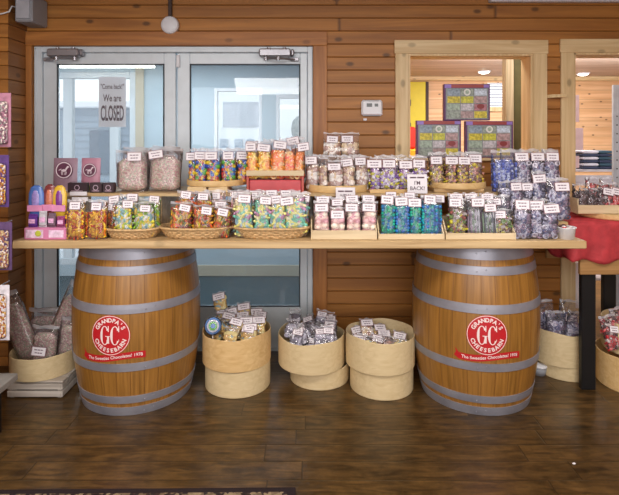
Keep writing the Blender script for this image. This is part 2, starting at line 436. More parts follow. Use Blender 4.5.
# ------------------------------------------------------------------ entry porch behind the doors
VY = 5.5; vx0, vx1 = -3.3, .15
mb = MB(); mb.box(vx0, vx1+.1, WY+.105, VY+.1, -.06, -.004); struct(mb.build('floor_porch', M_teal))
mb = MB(); mb.box(vx0, vx1, WY+t+.001, VY+.1, 2.30, 2.36); struct(mb.build('ceiling_porch', M_paint))
vz = lambda py: PZ(py, VY)
W1 = (PX(214, VY), PX(262, VY), .78, vz(88)); W2 = (PX(276, VY), PX(302, VY), .78, vz(95)); W0 = (-3.1, PX(136, VY), .12, 2.22)
mb = MB(); y0, y1 = VY, VY+.1
mb.box(vx0, W0[0], y0, y1, 0, 2.30); mb.box(W0[0], W0[1], y0, y1, 0, W0[2]); mb.box(W0[0], W0[1], y0, y1, W0[3], 2.30)
mb.box(W0[1], W1[0], y0, y1, 0, 2.30)
mb.box(W1[0], W1[1], y0, y1, 0, W1[2]); mb.box(W1[0], W1[1], y0, y1, W1[3], 2.30)
mb.box(W1[1], W2[0], y0, y1, 0, 2.30); mb.box(W2[0], W2[1], y0, y1, 0, W2[2]); mb.box(W2[0], W2[1], y0, y1, W2[3], 2.30)
mb.box(W2[1], vx1, y0, y1, 0, 2.30)
struct(mb.build('wall_porch_far', M_paint))
mb = MB(); mb.box(vx1, vx1+.1, WY+t+.001, VY+.1, 0, 2.30); struct(mb.build('wall_porch_right', M_paint))
mb = MB(); mb.box(W0[1]+.06, vx1-.001, VY-.018, VY-.0005, .0, .12, bev=.003); struct(mb.build('baseboard_porch', M_cream))
mb = MB(); mb.box(W0[1]+.0, W0[1]+.09, VY-.02, VY-.0005, .12, 2.2995); struct(mb.build('trim_11', M_cream))
def win(n, W, cols, rows, fr=.035):
    r = struct(empty('window_%d' % n, ((W[0]+W[1])/2, VY+.05, W[2]))); w = W[1]-W[0]; h = W[3]-W[2]
    m = MB(); m.box(-w/2, -w/2+fr, -.05, .03, 0, h, bev=.004); m.box(w/2-fr, w/2, -.05, .03, 0, h, bev=.004)
    m.box(-w/2+fr, w/2-fr, -.05, .03, h-fr, h, bev=.004); m.box(-w/2+fr, w/2-fr, -.05, .03, 0, fr, bev=.004)
    for i in cols: m.box(-w/2+i*w-.05, -w/2+i*w+.05, -.04, .03, fr, h-fr, bev=.004)
    for j in rows: m.box(-w/2+fr, w/2-fr, -.035, .025, j*h-.018, j*h+.018, bev=.003)
    m.build('window_frame', M_white if n != 4 else M_alu, r)
    m = MB(); m.box(-w/2+.01, w/2-.01, -.003, .003, .01, h-.01); m.build('pane', M_glass, r)
    return r
win(1, W1, (), (.47,)); win(2, W2, (), ()); win(4, W0, (.38, .8), (.36,), .07)
# fluorescent lamp under the porch ceiling
r = tag(empty('fluorescent_lamp', (PX(104, 5.2), 5.2, 2.2995)), 'long fluorescent lamp under the porch ceiling behind the left door', 'lamp')
m = MB(); m.box(-.55, .55, -.06, .06, -.045, 0, bev=.006); m.build('lamp_housing', M_white, r)
m = MB(); m.tube([(-.52,0,-.062), (.52,0,-.062)], .016, 10); m.build('lamp_tube', plain('lit_tube', (1,.98,.85,1), .5, emit=6), r)
# outside: ground, neighbouring building with siding, ramp railing
mb = MB(); mb.box(-9, 5, VY+.11, 16, -.25, -.2); tag(mb.build('concrete_yard', plain('pale_concrete', S(196,200,204), .85, noise=.08, nscale=3)), kind='structure')
r = tag(empty('storage_building', (-5.2, 11.5, -.2)), 'pale grey sided building seen outside through the left door glass', 'building')
m = MB()
for k in range(16): 
    z = k*.15; V = [(-2.6,-.0-.0,z),(2.1,0,z),(2.1,.02,z+.15),(-2.6,.02,z+.15)]; m.add(V, [[0,1,2,3]])
    m.box(-2.6, 2.1, -.012, .0, z, z+.018)
m.box(-2.6, 2.1, .02, 2, 0, 2.4); m.build('siding', plain('grey_siding', S(150,164,178), .7, noise=.05), r)
m = MB(); m.box(-2.8, 2.3, -.3, 2.2, 2.4, 2.55, bev=.02); m.build('roof_edge', M_white, r)
m = MB(); m.box(.2, .9, -.03, -.013, .9, 1.9, bev=.004); m.build('shutter', plain('slate_shutter', S(84,100,118), .6), r)
r = tag(empty('market_stall', (-1.5, 10.5, -.2)), 'white outbuilding with a grey board outside the right porch window', 'building')
m = MB(); m.box(-1.1, 1.9, 0, 2, 0, 2.9); m.build('wall_panel', plain('white_siding', S(236,240,244), .7, noise=.02), r)
m = MB(); m.box(-.30, .47, -.03, -.0, 1.95, 2.47, bev=.005); m.build('notice_board', plain('grey_board', S(168,176,188), .7, noise=.1), r)
for a in (-.35, -.05, .2): 
    m = MB(); m.box(a, a+.16, -.06, -.0, .1, 1.7, bev=.005); m.build('shutter', plain('pale_slate', S(150,168,186), .7), r)
m = MB(); m.add(ICO[0]*np.array((.22,.2,.28)), ICO[1], 0, Matrix.Translation((1.35,-.5,1.9))); m.add(ICO[0]*np.array((.28,.2,.3)), ICO[1], 0, Matrix.Translation((1.5,-.5,1.45))); m.tube([(1.45,-.5,0),(1.45,-.5,1.6)], .05)
tr = m.build('garden_shrub', plain('dull_green_leaves', S(96,112,112), .8, bump=.5)); tr.location = (-1.5, 10.4, -.2); tag(tr, 'small round topped shrub outside the right porch window', 'shrub')
r = tag(empty('ramp_railing', (-2.9, 6.6, -.2)), 'white sloping ramp railing outside the left porch glazing', 'railing')
m = MB()
for z in (.25, .5, .75, 1.0): m.tube([(-1.2,0,z-.35), (1.6,0,z+.35)], .022)
m.build('rail', M_white, r)
for x in (-1.1, -.2, .7, 1.5):
    m = MB(); m.box(x-.03, x+.03, -.03, .03, 0, 1.02+.25*x, bev=.004); m.build('post', M_white, r)

# ------------------------------------------------------------------ back room seen through hatch and doorway
BY = 7.7; bx0, bx1 = .6, 6.2
mb = MB(); mb.box(bx0, bx1, BY, BY+.1, 0, 2.44); struct(mb.build('wall_store_far', M_knotty))
mb = MB(); mb.box(bx0-.1, bx0, WY+t+.002, BY+.1, 0, 2.44); struct(mb.build('wall_store_left', M_knotty))
mb = MB(); mb.box(bx1, bx1+.1, WY+t+.002, BY+.1, 0, 2.44); struct(mb.build('wall_store_right', M_knotty))
mb = MB(); mb.box(bx0-.1, bx1+.1, WY+t+.002, BY+.1, 2.44, 2.5); struct(mb.build('ceiling_store', M_white_boards))
mb = MB(); mb.box(bx0-.1, bx1+.1, WY+.021, BY+.1, -.05, -.001); struct(mb.build('floor_store', M_floor))
mb = MB(); mb.box(bx0, bx1, BY-.1, BY-.0005, PZ(80.5, BY-.1), 2.4395, bev=.006); struct(mb.build('trim_12', M_pineX))
M_lamp = plain('lamp_glow', (1,.95,.85,1), .5, emit=14)
for (px, py, lab) in ((484, 71, 'round recessed lamp in the whitewashed ceiling beyond the hatch'), (583, 73, 'round recessed lamp in the whitewashed ceiling beyond the doorway')):
    Y = (2.44-H)*F/(HY-py); r = tag(empty('recessed_lamp', (PX(px, Y), Y, 2.44)), lab, 'lamp')
    m = MB(); m.lathe([(.075,-.001),(.085,-.02),(.095,-.001)], 24); m.build('trim_ring', M_white, r, True)
    m = MB(); m.lathe([(.001,-.040),(.045,-.034),(.078,-.012)], 24, cap=True); m.build('lens', M_lamp, r)
# tall yellow door leaf at the far wall
Yd = BY-.04; r = tag(empty('locker', (PX(417, Yd), Yd, 0)), 'tall yellow locker door with dark edge beyond the hatch', 'locker')
m = MB(); m.box(-.14, .125, -.03, .03, 0, PZ(82, Yd), bev=.004); m.build('door_panel', plain('bright_yellow_paint', S(214,196,20), .5, noise=.04), r)
m = MB(); m.box(.125, .17, -.035, .03, 0, PZ(82, Yd), bev=.003); m.build('edge_post', plain('dark_brown_edge', S(58,34,30), .6), r)
for zz in (PZ(103,Yd), PZ(126, Yd)):
    m = MB(); m.box(-.14, -.10, -.05, -.031, zz-.05, zz+.05, bev=.006); m.build('latch', plain('dark_brown_edge', S(58,34,30), .6), r)
# red and orange bin in front of it
Yb = 6.6; r = tag(empty('plastic_bin', (PX(409, Yb), Yb, 0)), 'red storage bin with yellow base beyond the hatch', 'bin')
m = MB(); m.box(-.2, .085, -.12, .12, PZ(149, Yb), PZ(127, Yb), bev=.03); m.build('tub', plain('bright_red', S(206,40,26), .5), r)
m = MB(); m.box(-.22, .1, -.14, .14, 0, PZ(149, Yb), bev=.02); m.build('base', plain('amber_plastic', S(230,160,20), .5), r)
# high window with blinds
Yw = BY-.03; r = struct(empty('window_5', (PX(498, Yw), Yw, PZ(107, Yw)))); w = .34; h = PZ(83, Yw)-PZ(107, Yw)
m = MB(); m.box(-w/2, w/2, 0, .025, 0, h); m.build('pane', plain('daylit_blind_glow', (.86,.92,1,1), .6, emit=.75), r)
m = MB()
for k in range(9): m.box(-w/2, w/2, -.012, .004, h*(k+.4)/9, h*(k+.4)/9+.016)
m.build('blind', plain('grey_blind_slats', S(150,158,176), .6), r)
m = MB(); m.box(-w/2-.06, w/2+.05, -.02, .02, -.07, -.0, bev=.004); m.box(w/2, w/2+.05, -.02, .02, 0, h); m.box(-w/2-.05, -w/2, -.02, .02, 0, h); m.build('window_frame', M_pine, r)
# post near the hatch
mb = MB(); Yp = 4.35; mb.box(PX(506, Yp), PX(514, Yp), Yp, Yp+.09, 0, 2.4395, bev=.004); struct(mb.build('trim_13', wood('grey_pine_post', S(160,146,116), S(196,182,150), 'Z', grain=20, knots=.6)))
mb = MB(); mb.box(PX(514, Yp)+.001, PX(522.5, Yp)+.09, Yp+.03, Yp+.08, 0, 2.4395); struct(mb.build('gap_strip', plain('olive_gap_strip', S(92,88,52), .7)))  # dark strip standing in for the shadowy gap beside the post

# ------------------------------------------------------------------ wall fittings
r = tag(empty('thermostat', (wx(371.5), WY-.002, PZ(116, WY))), 'white wall thermostat with a small dark display on the plank wall', 'thermostat')
m = MB(); m.box(-.073, .073, -.03, -.002, 0, .11, bev=.012); m.build('housing', M_white, r)
m = MB(); m.box(-.037, .0, -.032, -.0295, .062, .086); m.box(.018, .042, -.032, -.0295, .064, .084); m.build('display', plain('lcd_grey', S(88,92,92), .3), r)
m = MB(); m.box(-.073, .073, -.033, -.029, .008, .014); m.build('cover_seam', plain('pinkish_seam', S(206,190,196), .5), r)
Ye = 3.40; r = tag(empty('emergency_light', (PX(29, Ye), Ye, PZ(24, Ye))), 'grey rectangular emergency light unit high in the left corner', 'emergency light')
m = MB(); m.box(-.057, .060, -.07, WY-Ye-.002, 0, .185, bev=.008); m.build('housing', M_grey, r)
m = MB(); m.box(-.045, .045, -.078, -.0695, .02, .165, bev=.003); m.build('front_panel', plain('light_grey_panel', S(176,178,186), .4), r)
mb = MB(); mb.tube([(PX(21,Ye), Ye-.02, PZ(9,Ye)), (PX(17,Ye)-.0, Ye-.06, PZ(8.5,Ye)), (PX(10, 3.3), 3.29, PZ(12,3.3)), (PX(4,3.3), 3.288, PZ(14,3.3)), (PX(-8,3.3), 3.288, PZ(15.5,3.3))], .005, 6)
tag(mb.build('cable', M_white, smooth=True), 'white cable running left from the emergency light unit', 'cable')
r = tag(empty('smoke_alarm', (wx(171), WY-.002, PZ(26, WY))), 'round white wall detector above the left glass door', 'alarm')
m = MB(); RX = Matrix.Rotation(PI/2, 4, 'X')
m.lathe([(.001,.045),(.05,.045),(.060,.036),(.063,.0)], 32, 0, RX, cap=True); m.build('cover', M_white, r, True)
m = MB(); m.box(-.012, .012, -.03, -.004, .062, CEIL-PZ(26, WY)-.002, bev=.003); m.build('conduit', plain('dark_conduit', S(70,52,46), .6), r)
mb = MB(); V = [(0,0,0),(.10,0,0),(.10,-.09,0),(0,0,.022),(.10,0,.022),(.10,-.09,.022)]
mb.add(V, [[0,2,1],[3,4,5],[0,1,4,3],[1,2,5,4],[2,0,3,5]], 0, Matrix.Translation((wx(546), WY-.001, PZ(98, WY))))
tag(mb.build('corner_bracket', M_pine), 'small pale wooden corner bracket between hatch and doorway', 'bracket')
mb = MB(); mb.box(-.012, .012, -.006, 0, -.008, .008, bev=.002)
o = mb.build('wall_plug', M_paper); o.location = (wx(365), WY-.001, PZ(119.5, WY)); tag(o, 'tiny pale plug on the wall just under the thermostat', 'plug')

# ------------------------------------------------------------------ barrels
BH, RE, RB, BYc = .919, .304, .362, 3.015
def RZ(z): return RB-(RB-RE)*(2*z/BH-1)**2
def stave_mat():
    m, nt, out = new_mat('oak_staves'); L = nt.links.new; p = N(nt, 'ShaderNodeBsdfPrincipled')
    tc = N(nt, 'ShaderNodeTexCoord'); sep = N(nt, 'ShaderNodeSeparateXYZ'); L(tc.outputs['UV'], sep.inputs[0])
    q = mth(nt, 'MULTIPLY', sep.outputs[0], 30); idx = mth(nt, 'FLOOR', q)
    wn = N(nt, 'ShaderNodeTexWhiteNoise', noise_dimensions='1D'); L(idx, wn.inputs['W'])
    c = N(nt, 'ShaderNodeCombineXYZ'); L(mth(nt, 'MULTIPLY', sep.outputs[0], 110), c.inputs[0]); L(mth(nt, 'ADD', mth(nt, 'MULTIPLY', sep.outputs[1], 2.2), mth(nt, 'MULTIPLY', wn.outputs[0], 30)), c.inputs[1])
    nz = N(nt, 'ShaderNodeTexNoise'); nz.inputs['Scale'].default_value = 1.4; nz.inputs['Detail'].default_value = 7; L(c.outputs[0], nz.inputs['Vector'])
    r = N(nt, 'ShaderNodeValToRGB'); r.color_ramp.elements[0].position = .3; r.color_ramp.elements[1].position = .72
    r.color_ramp.elements[0].color = S(136,92,36); r.color_ramp.elements[1].color = S(176,124,56); L(nz.outputs['Fac'], r.inputs[0])
    mr = N(nt, 'ShaderNodeMapRange'); L(wn.outputs[0], mr.inputs[0]); mr.inputs[3].default_value = .92; mr.inputs[4].default_value = 1.05
    sc = N(nt, 'ShaderNodeVectorMath', operation='SCALE'); L(r.outputs[0], sc.inputs[0]); L(mr.outputs[0], sc.inputs['Scale'])
    fr = mth(nt, 'FRACT', q); e = mth(nt, 'MINIMUM', fr, mth(nt, 'SUBTRACT', 1.0, fr))
    g = N(nt, 'ShaderNodeMapRange'); L(e, g.inputs[0]); g.inputs[2].default_value = .03
    mg = N(nt, 'ShaderNodeMix', data_type='RGBA'); L(g.outputs[0], mg.inputs[0]); mg.inputs[6].default_value = S(112,66,26); L(sc.outputs[0], mg.inputs[7])
    L(mg.outputs[2], p.inputs['Base Color']); p.inputs['Roughness'].default_value = .38; p.inputs['Coat Weight'].default_value = .3; p.inputs['Coat Roughness'].default_value = .25
    b = N(nt, 'ShaderNodeBump'); b.inputs['Strength'].default_value = .4; b.inputs['Distance'].default_value = .003
    L(mth(nt, 'ADD', g.outputs[0], mth(nt, 'MULTIPLY', nz.outputs['Fac'], .3)), b.inputs['Height']); L(b.outputs[0], p.inputs['Normal'])
    L(p.outputs[0], out.inputs[0]); return m
M_stave = stave_mat()
M_head = wood('oak_barrel_head', S(134,84,40), S(188,132,74), 'X', .08, 'Y', 0, grain=20)
def wrap(V, s0, z0, eps):
    """lay flat (s, z) geometry on the barrel's curved side; s runs right, 0 faces -Y"""
    out = []
    for (s, z) in V:
        zz = z0+z; R = RZ(zz)+eps; a = (s0+s)/RB
        out.append((R*math.sin(a), -R*math.cos(a), zz))
    return out
def grid_disc(r0, r1, n=48, k=6):
    V = []; Fc = []
    for j in range(k+1):
        r = r0+(r1-r0)*j/k
        for i in range(n): V.append((r*math.sin(2*PI*i/n), r*math.cos(2*PI*i/n)))
    for j in range(k):
        for i in range(n): Fc.append([j*n+i, j*n+(i+1) % n, (j+1)*n+(i+1) % n, (j+1)*n+i])
    return V, Fc
def glyph_arc(cx, rx, rz, a0, a1, thick, thin, n=28):
    V = []; Fc = []
    for i in range(n+1):
        a = a0+(a1-a0)*i/n; w = thin+(thick-thin)*abs(math.cos(a))**1.3
        for k in (1, 0): V.append((cx+(rx-k*w)*math.cos(a), (rz-k*(thin+.15*(w-thin)))*math.sin(a)))
    for i in range(n): Fc.append([2*i, 2*i+1, 2*i+3, 2*i+2])
    return V, Fc
def rect2(x0, x1, z0, z1, n=4):
    V = []; Fc = []
    for i in range(n+1):
        x = x0+(x1-x0)*i/n; V += [(x, z0), (x, z1)]
    for i in range(n): Fc.append([2*i, 2*i+2, 2*i+3, 2*i+1])
    return V, Fc
def make_barrel(X, s0, lab):
    r = tag(empty('oak_barrel', (X, BYc, 0)), lab, 'barrel', 'oak barrels holding up the counter')
    # staves with UVs
    n = 96; prof = [(RZ(BH*k/24), BH*k/24) for k in range(25)]
    m = MB(); m.lathe(prof, n); o = m.build('staves', M_stave, r, True)
    uv = o.data.uv_layers.new(name='UVMap')
    for p in o.data.polygons:
        for li, vi in zip(p.loop_indices, p.vertices):
            k = vi % n; u = k/n
            if (p.index % n) == n-1 and k == 0: u = 1.0
            uv.data[li].uv = (u, (vi//n)/24*BH)
    m = MB(); m.lathe([(RE-.002,.0),(RE-.03,.0),(RE-.03,.05)], 64); m.lathe([(RE-.002,BH),(RE-.03,BH),(RE-.03,BH-.03)], 64); m.build('chime', M_stave, r, True)
    m = MB(); m.lathe([(.001,BH-.03),(RE-.028,BH-.03)], 64, cap=False); m.lathe([(.001,.05),(RE-.028,.05)], 64); m.build('barrel_head', M_head, r)
    for (z0, z1) in ((0, .050), (.072, .115), (.255, .300), (.562, .611), (.760, .806), (.838, BH-.002)):
        m = MB(); e0 = .0035
        m.lathe([(RZ(z0)-.001,z0+.0005),(RZ(z0)+e0,z0+.001),(RZ((z0+z1)/2)+e0+.0005,(z0+z1)/2),(RZ(z1)+e0,z1-.001),(RZ(z1)-.001,z1-.0005)], 180)
        a = .5 if X < 0 else -.2
        zz = (z0+z1)/2
        for d in (-.012, .012):
            R = RZ(zz)+e0; P = (R*math.sin(a+d/R*2), -R*math.cos(a+d/R*2), zz+d*.5)
            m.add(ICO1[0]*.005, ICO1[1], 0, Matrix.Translation(P))
        m.build('hoop', M_hoop, r, False)
    # round logo
    zl = .452; LR = .106
    m = MB(); V, Fc = grid_disc(0.001, LR); m.add(wrap(V, s0, zl, .0012), [f[::-1] for f in Fc]); lg = m.build('round_logo', M_red, r, True)
    m = MB()
    V, Fc = grid_disc(LR-.006, LR-.0025, k=1); m.add(wrap(V, s0, zl, .0024), Fc); 
    V, Fc = grid_disc(.062, .0635, k=1)
    def put(V, Fc, ds=0, dz=0): m.add(wrap([(v[0]+ds, v[1]+dz) for v in V], s0, zl, .0024), Fc)
    # tall serif G and C
    gh, gw = .050, .0245
    for (gx, isG) in ((-.028, True), (.027, False)):
        put(*glyph_arc(gx, gw, gh, .60, 2*PI-(.62 if not isG else .5), .013, .0045))
        put(*rect2(gx+gw*.80-.002, gx+gw*.80+.003, .020, gh))          # upper serif
        if isG:
            put(*rect2(gx+gw*.55, gx+gw*.55+.011, -.042, -.004)); put(*rect2(gx+gw*.15, gx+gw*1.15, -.006, -.002))
        else: put(*rect2(gx+gw*.80-.001, gx+gw*.80+.002, -gh*.62, -gh*.40))
    def arc_text(txt, R, a_mid, step, size, top):
        for i, ch in enumerate(txt):
            a = a_mid + (i-(len(txt)-1)/2)*step*(1 if top else -1)
            V, Fc = text_geo(ch, size, .0011); 
            if not len(V): continue
            rot = -a if top else PI-a
            c, s_ = math.cos(rot), math.sin(rot)
            VV = [(v[0]*c-v[1]*s_+R*math.sin(a), v[0]*s_+v[1]*c+R*math.cos(a)) for v in V]
            m.add(wrap(VV, s0, zl, .0024), Fc)
    arc_text("GRANDPA'S", .079, 0, .262, .030, True)
    arc_text('CHEESEBARN', .080, PI, .262, .029, False)
    m.build('logo_lettering', M_logo_white, lg)
    # curling banner under the logo
    zb = .335; V = []; Fc = []; n_ = 40
    def bz(s): return .010*math.sin(s*14)-.0
    for i in range(n_+1):
        s = -.165+.33*i/n_; cut = 0
        V += [(s+.0, bz(s)-.018), (s, bz(s)+.018)]
    
    for i in range(n_): Fc.append([2*i, 2*i+2, 2*i+3, 2*i+1])
    m = MB(); m.add(wrap(V, s0+.018, zb, .0012), Fc)
    # swallow tail
    V2 = [(-.165, -.026), (-.165, .010), (-.184, .036), (-.179, .012), (-.190, -.010)]; m.add(wrap(V2, s0+.018, zb, .0008), [[0,1,2,3,4]])
    bn = m.build('logo_banner', M_red, r, True)
    V, Fc = text_geo('The Sweeties Chocolates! 1978', .024, .0004)
    sc = .30/(V[:,0].max()-V[:,0].min()); VV = [(v[0]*sc, v[1]+bz(v[0]*sc)) for v in V]
    m = MB(); m.add(wrap(VV, s0+.018, zb, .0024), Fc); m.build('banner_lettering', M_logo_white, bn)
    return r
make_barrel(-1.022, -.027, 'large oak barrel with round red logo under the left end of the counter')
make_barrel(.982, -.047, 'large oak barrel with round red logo under the right half of the counter')

# ------------------------------------------------------------------ counter plank and risers
CT = .960; CY0, CY1 = 2.60, 3.40; CX0, CX1 = PX(12, CY0), PX(587, CY0)
mb = MB(); mb.box(CX0, CX1, CY0, CY1, BH+.0005, CT, bev=.004)
tag(mb.build('counter_plank', M_counter), 'long pale wooden counter plank laid across the two barrels', 'counter')
RT = 1.17; RY0, RY1 = 2.93, 3.38
r = tag(empty('riser_shelf', (0, (RY0+RY1)/2, CT)), 'long wooden riser shelf at the back of the counter behind the candy', 'shelf')
m = MB(); m.box(PX(52,RY0), 1.42, -(RY1-RY0)/2, (RY1-RY0)/2, RT-CT-.018, RT-CT, bev=.002); m.build('board', M_counter, r)
for x in (PX(54,RY0), -.9, -.2, .5, 1.38):
    m = MB(); m.box(x-.0, x+.03, -(RY1-RY0)/2+.04, (RY1-RY0)/2-.02, .0005, RT-CT-.0185); m.build('upright', M_counter, r)

# ------------------------------------------------------------------ round bentwood boxes
def jitter_rim(r, h, tk, n=150, amp=.0025, slope=0.0, seed=0):
    rnd = random.Random(seed); ph = [rnd.uniform(0, 6) for _ in range(3)]
    V = []; Fc = []
    for (rr, z, top) in ((r-.002,0,0),(r,.004,0),(r+.001,h*.5,0),(r,h-.003,1),(r-.002,h,1),(r-tk+.001,h,1),(r-tk,h-.003,1),(r-tk,.008,0),(.001,.008,0)):
        for k in range(n):
            a = 2*PI*k/n; e = 1+.005*math.sin(2*a+ph[0])+.0015*math.sin(3*a+ph[1])
            zz = z+(amp*math.sin(2*a+ph[2])+amp*.5*math.sin(5*a+ph[0])+slope*math.sin(a))*(z/h)
            V.append((rr*e*math.sin(a), -rr*e*math.cos(a), zz))
    for i in range(8):
        for k in range(n): Fc.append([i*n+k, i*n+(k+1) % n, (i+1)*n+(k+1) % n, (i+1)*n+k])
    Fc.append(list(range(n))[::-1]); return V, Fc
def round_box(X, Y, Z, r, h, lab, mat=None, group=None, tilt=(0,0), seam=.6, seed=0, cat='round box', amp=.003, flip=False, tk=.005):
    o = tag(empty('bentwood_box', (X, Y, Z)), lab, cat, group); o.rotation_euler = (tilt[0], tilt[1], 0)
    m = MB(); V, Fc = jitter_rim(r, h, tk, seed=seed, amp=amp)
    if flip: V = [(x, y, h-z) for x, y, z in V]; Fc = [f[::-1] for f in Fc]
    m.add(V, Fc); m.build('bent_wall', mat or M_box, o, False)
    # overlapping seam of the veneer with staples
    m = MB(); V = []; Fc = []; n = 8
    for i in range(n+1):
        a = seam+.14*i/n
        for z in (.006, h-.006): V.append(((r+.0035)*math.sin(a), -(r+.0035)*math.cos(a), z))
    for i in range(n): Fc.append([2*i, 2*i+2, 2*i+3, 2*i+1])
    m.add(V, Fc); m.build('overlap_seam', mat or M_box, o)
    return o

# ------------------------------------------------------------------ candy bags
PAL = dict(
    rainbow=[(236,206,30),(40,80,190),(236,200,40),(90,170,60),(190,50,40),(40,120,200),(240,160,30)],
    yred=[(240,180,20),(190,60,20),(250,206,40),(236,180,30),(220,120,20),(240,200,60)],
    fish=[(226,222,60),(240,236,232),(150,200,70),(236,206,80),(150,196,206)],
    darkmix=[(240,160,30),(150,50,30),(226,200,40),(120,120,30),(236,100,30),(200,150,30)],
    pastel=[(240,232,120),(160,200,220),(246,232,190),(206,150,190),(120,206,180),(244,238,150)],
    orange=[(246,136,30),(250,170,50),(246,96,50),(252,210,150)],
    yellow=[(248,206,30),(240,170,30),(250,224,110),(244,150,30)],
    choc=[(244,232,220),(170,130,110),(226,200,160),(196,160,150),(244,238,230)],
    pinkwhite=[(250,206,206),(252,238,220),(240,170,180),(250,222,206),(246,190,200)],
    blue=[(20,160,180),(40,130,210),(40,180,170),(60,120,200)],
    green=[(20,180,150),(60,190,140),(20,160,170),(40,130,190)],
    purple=[(130,90,180),(220,214,60),(226,210,236),(236,230,240),(160,110,170)],
    truffle=[(190,150,90),(226,206,60),(130,90,80),(210,150,140),(150,130,110)],
    nuts=[(140,110,80),(216,206,60),(110,80,70),(170,90,80),(120,150,80),(200,186,190)],
    stick=[(120,140,120),(190,190,200),(140,120,140),(110,120,130)],
    wheels=[(206,204,222),(110,112,150),(230,224,236),(160,136,160),(96,92,116),(180,180,204)],
    bluepile=[(90,110,196),(130,140,206),(190,200,230),(80,90,160)],
    cookie=[(226,190,110),(206,166,96),(150,180,190),(232,216,150)],
    silver=[(216,214,224),(130,126,140),(100,96,106),(176,170,186)],
    redwhite=[(200,40,50),(236,224,220),(90,60,60),(220,120,120)],
    marsh=[(212,176,166),(228,208,196),(196,150,150),(186,186,160)],
)
def pal_mats(k): return [plain('candy_%s_%d' % (k, i), S(*c), .35, noise=.05) for i, c in enumerate(PAL[k])]
SHAPE = dict(rainbow=('ball',.014), yred=('worm',.009), fish=('worm',.014), darkmix=('worm',.012), pastel=('worm',.015), orange=('ring',.017), yellow=('worm',.014),
    choc=('disc',.017), pinkwhite=('ball',.021), blue=('ball',.011), green=('ball',.011), purple=('wrap',.014), truffle=('wrap',.014), nuts=('wrap',.014), stick=('stick',.0055),
    wheels=('ring',.016), bluepile=('ball',.010), cookie=('disc',.018), silver=('disc',.016), redwhite=('wrap',.014), marsh=('bead',.006))
def gprof(v, fill):
    if v < .12: return .55+.45*(v/.12)**.6
    if v < fill: return 1.0
    return max(.10, 1-(v-fill)/(1-fill)*.95)
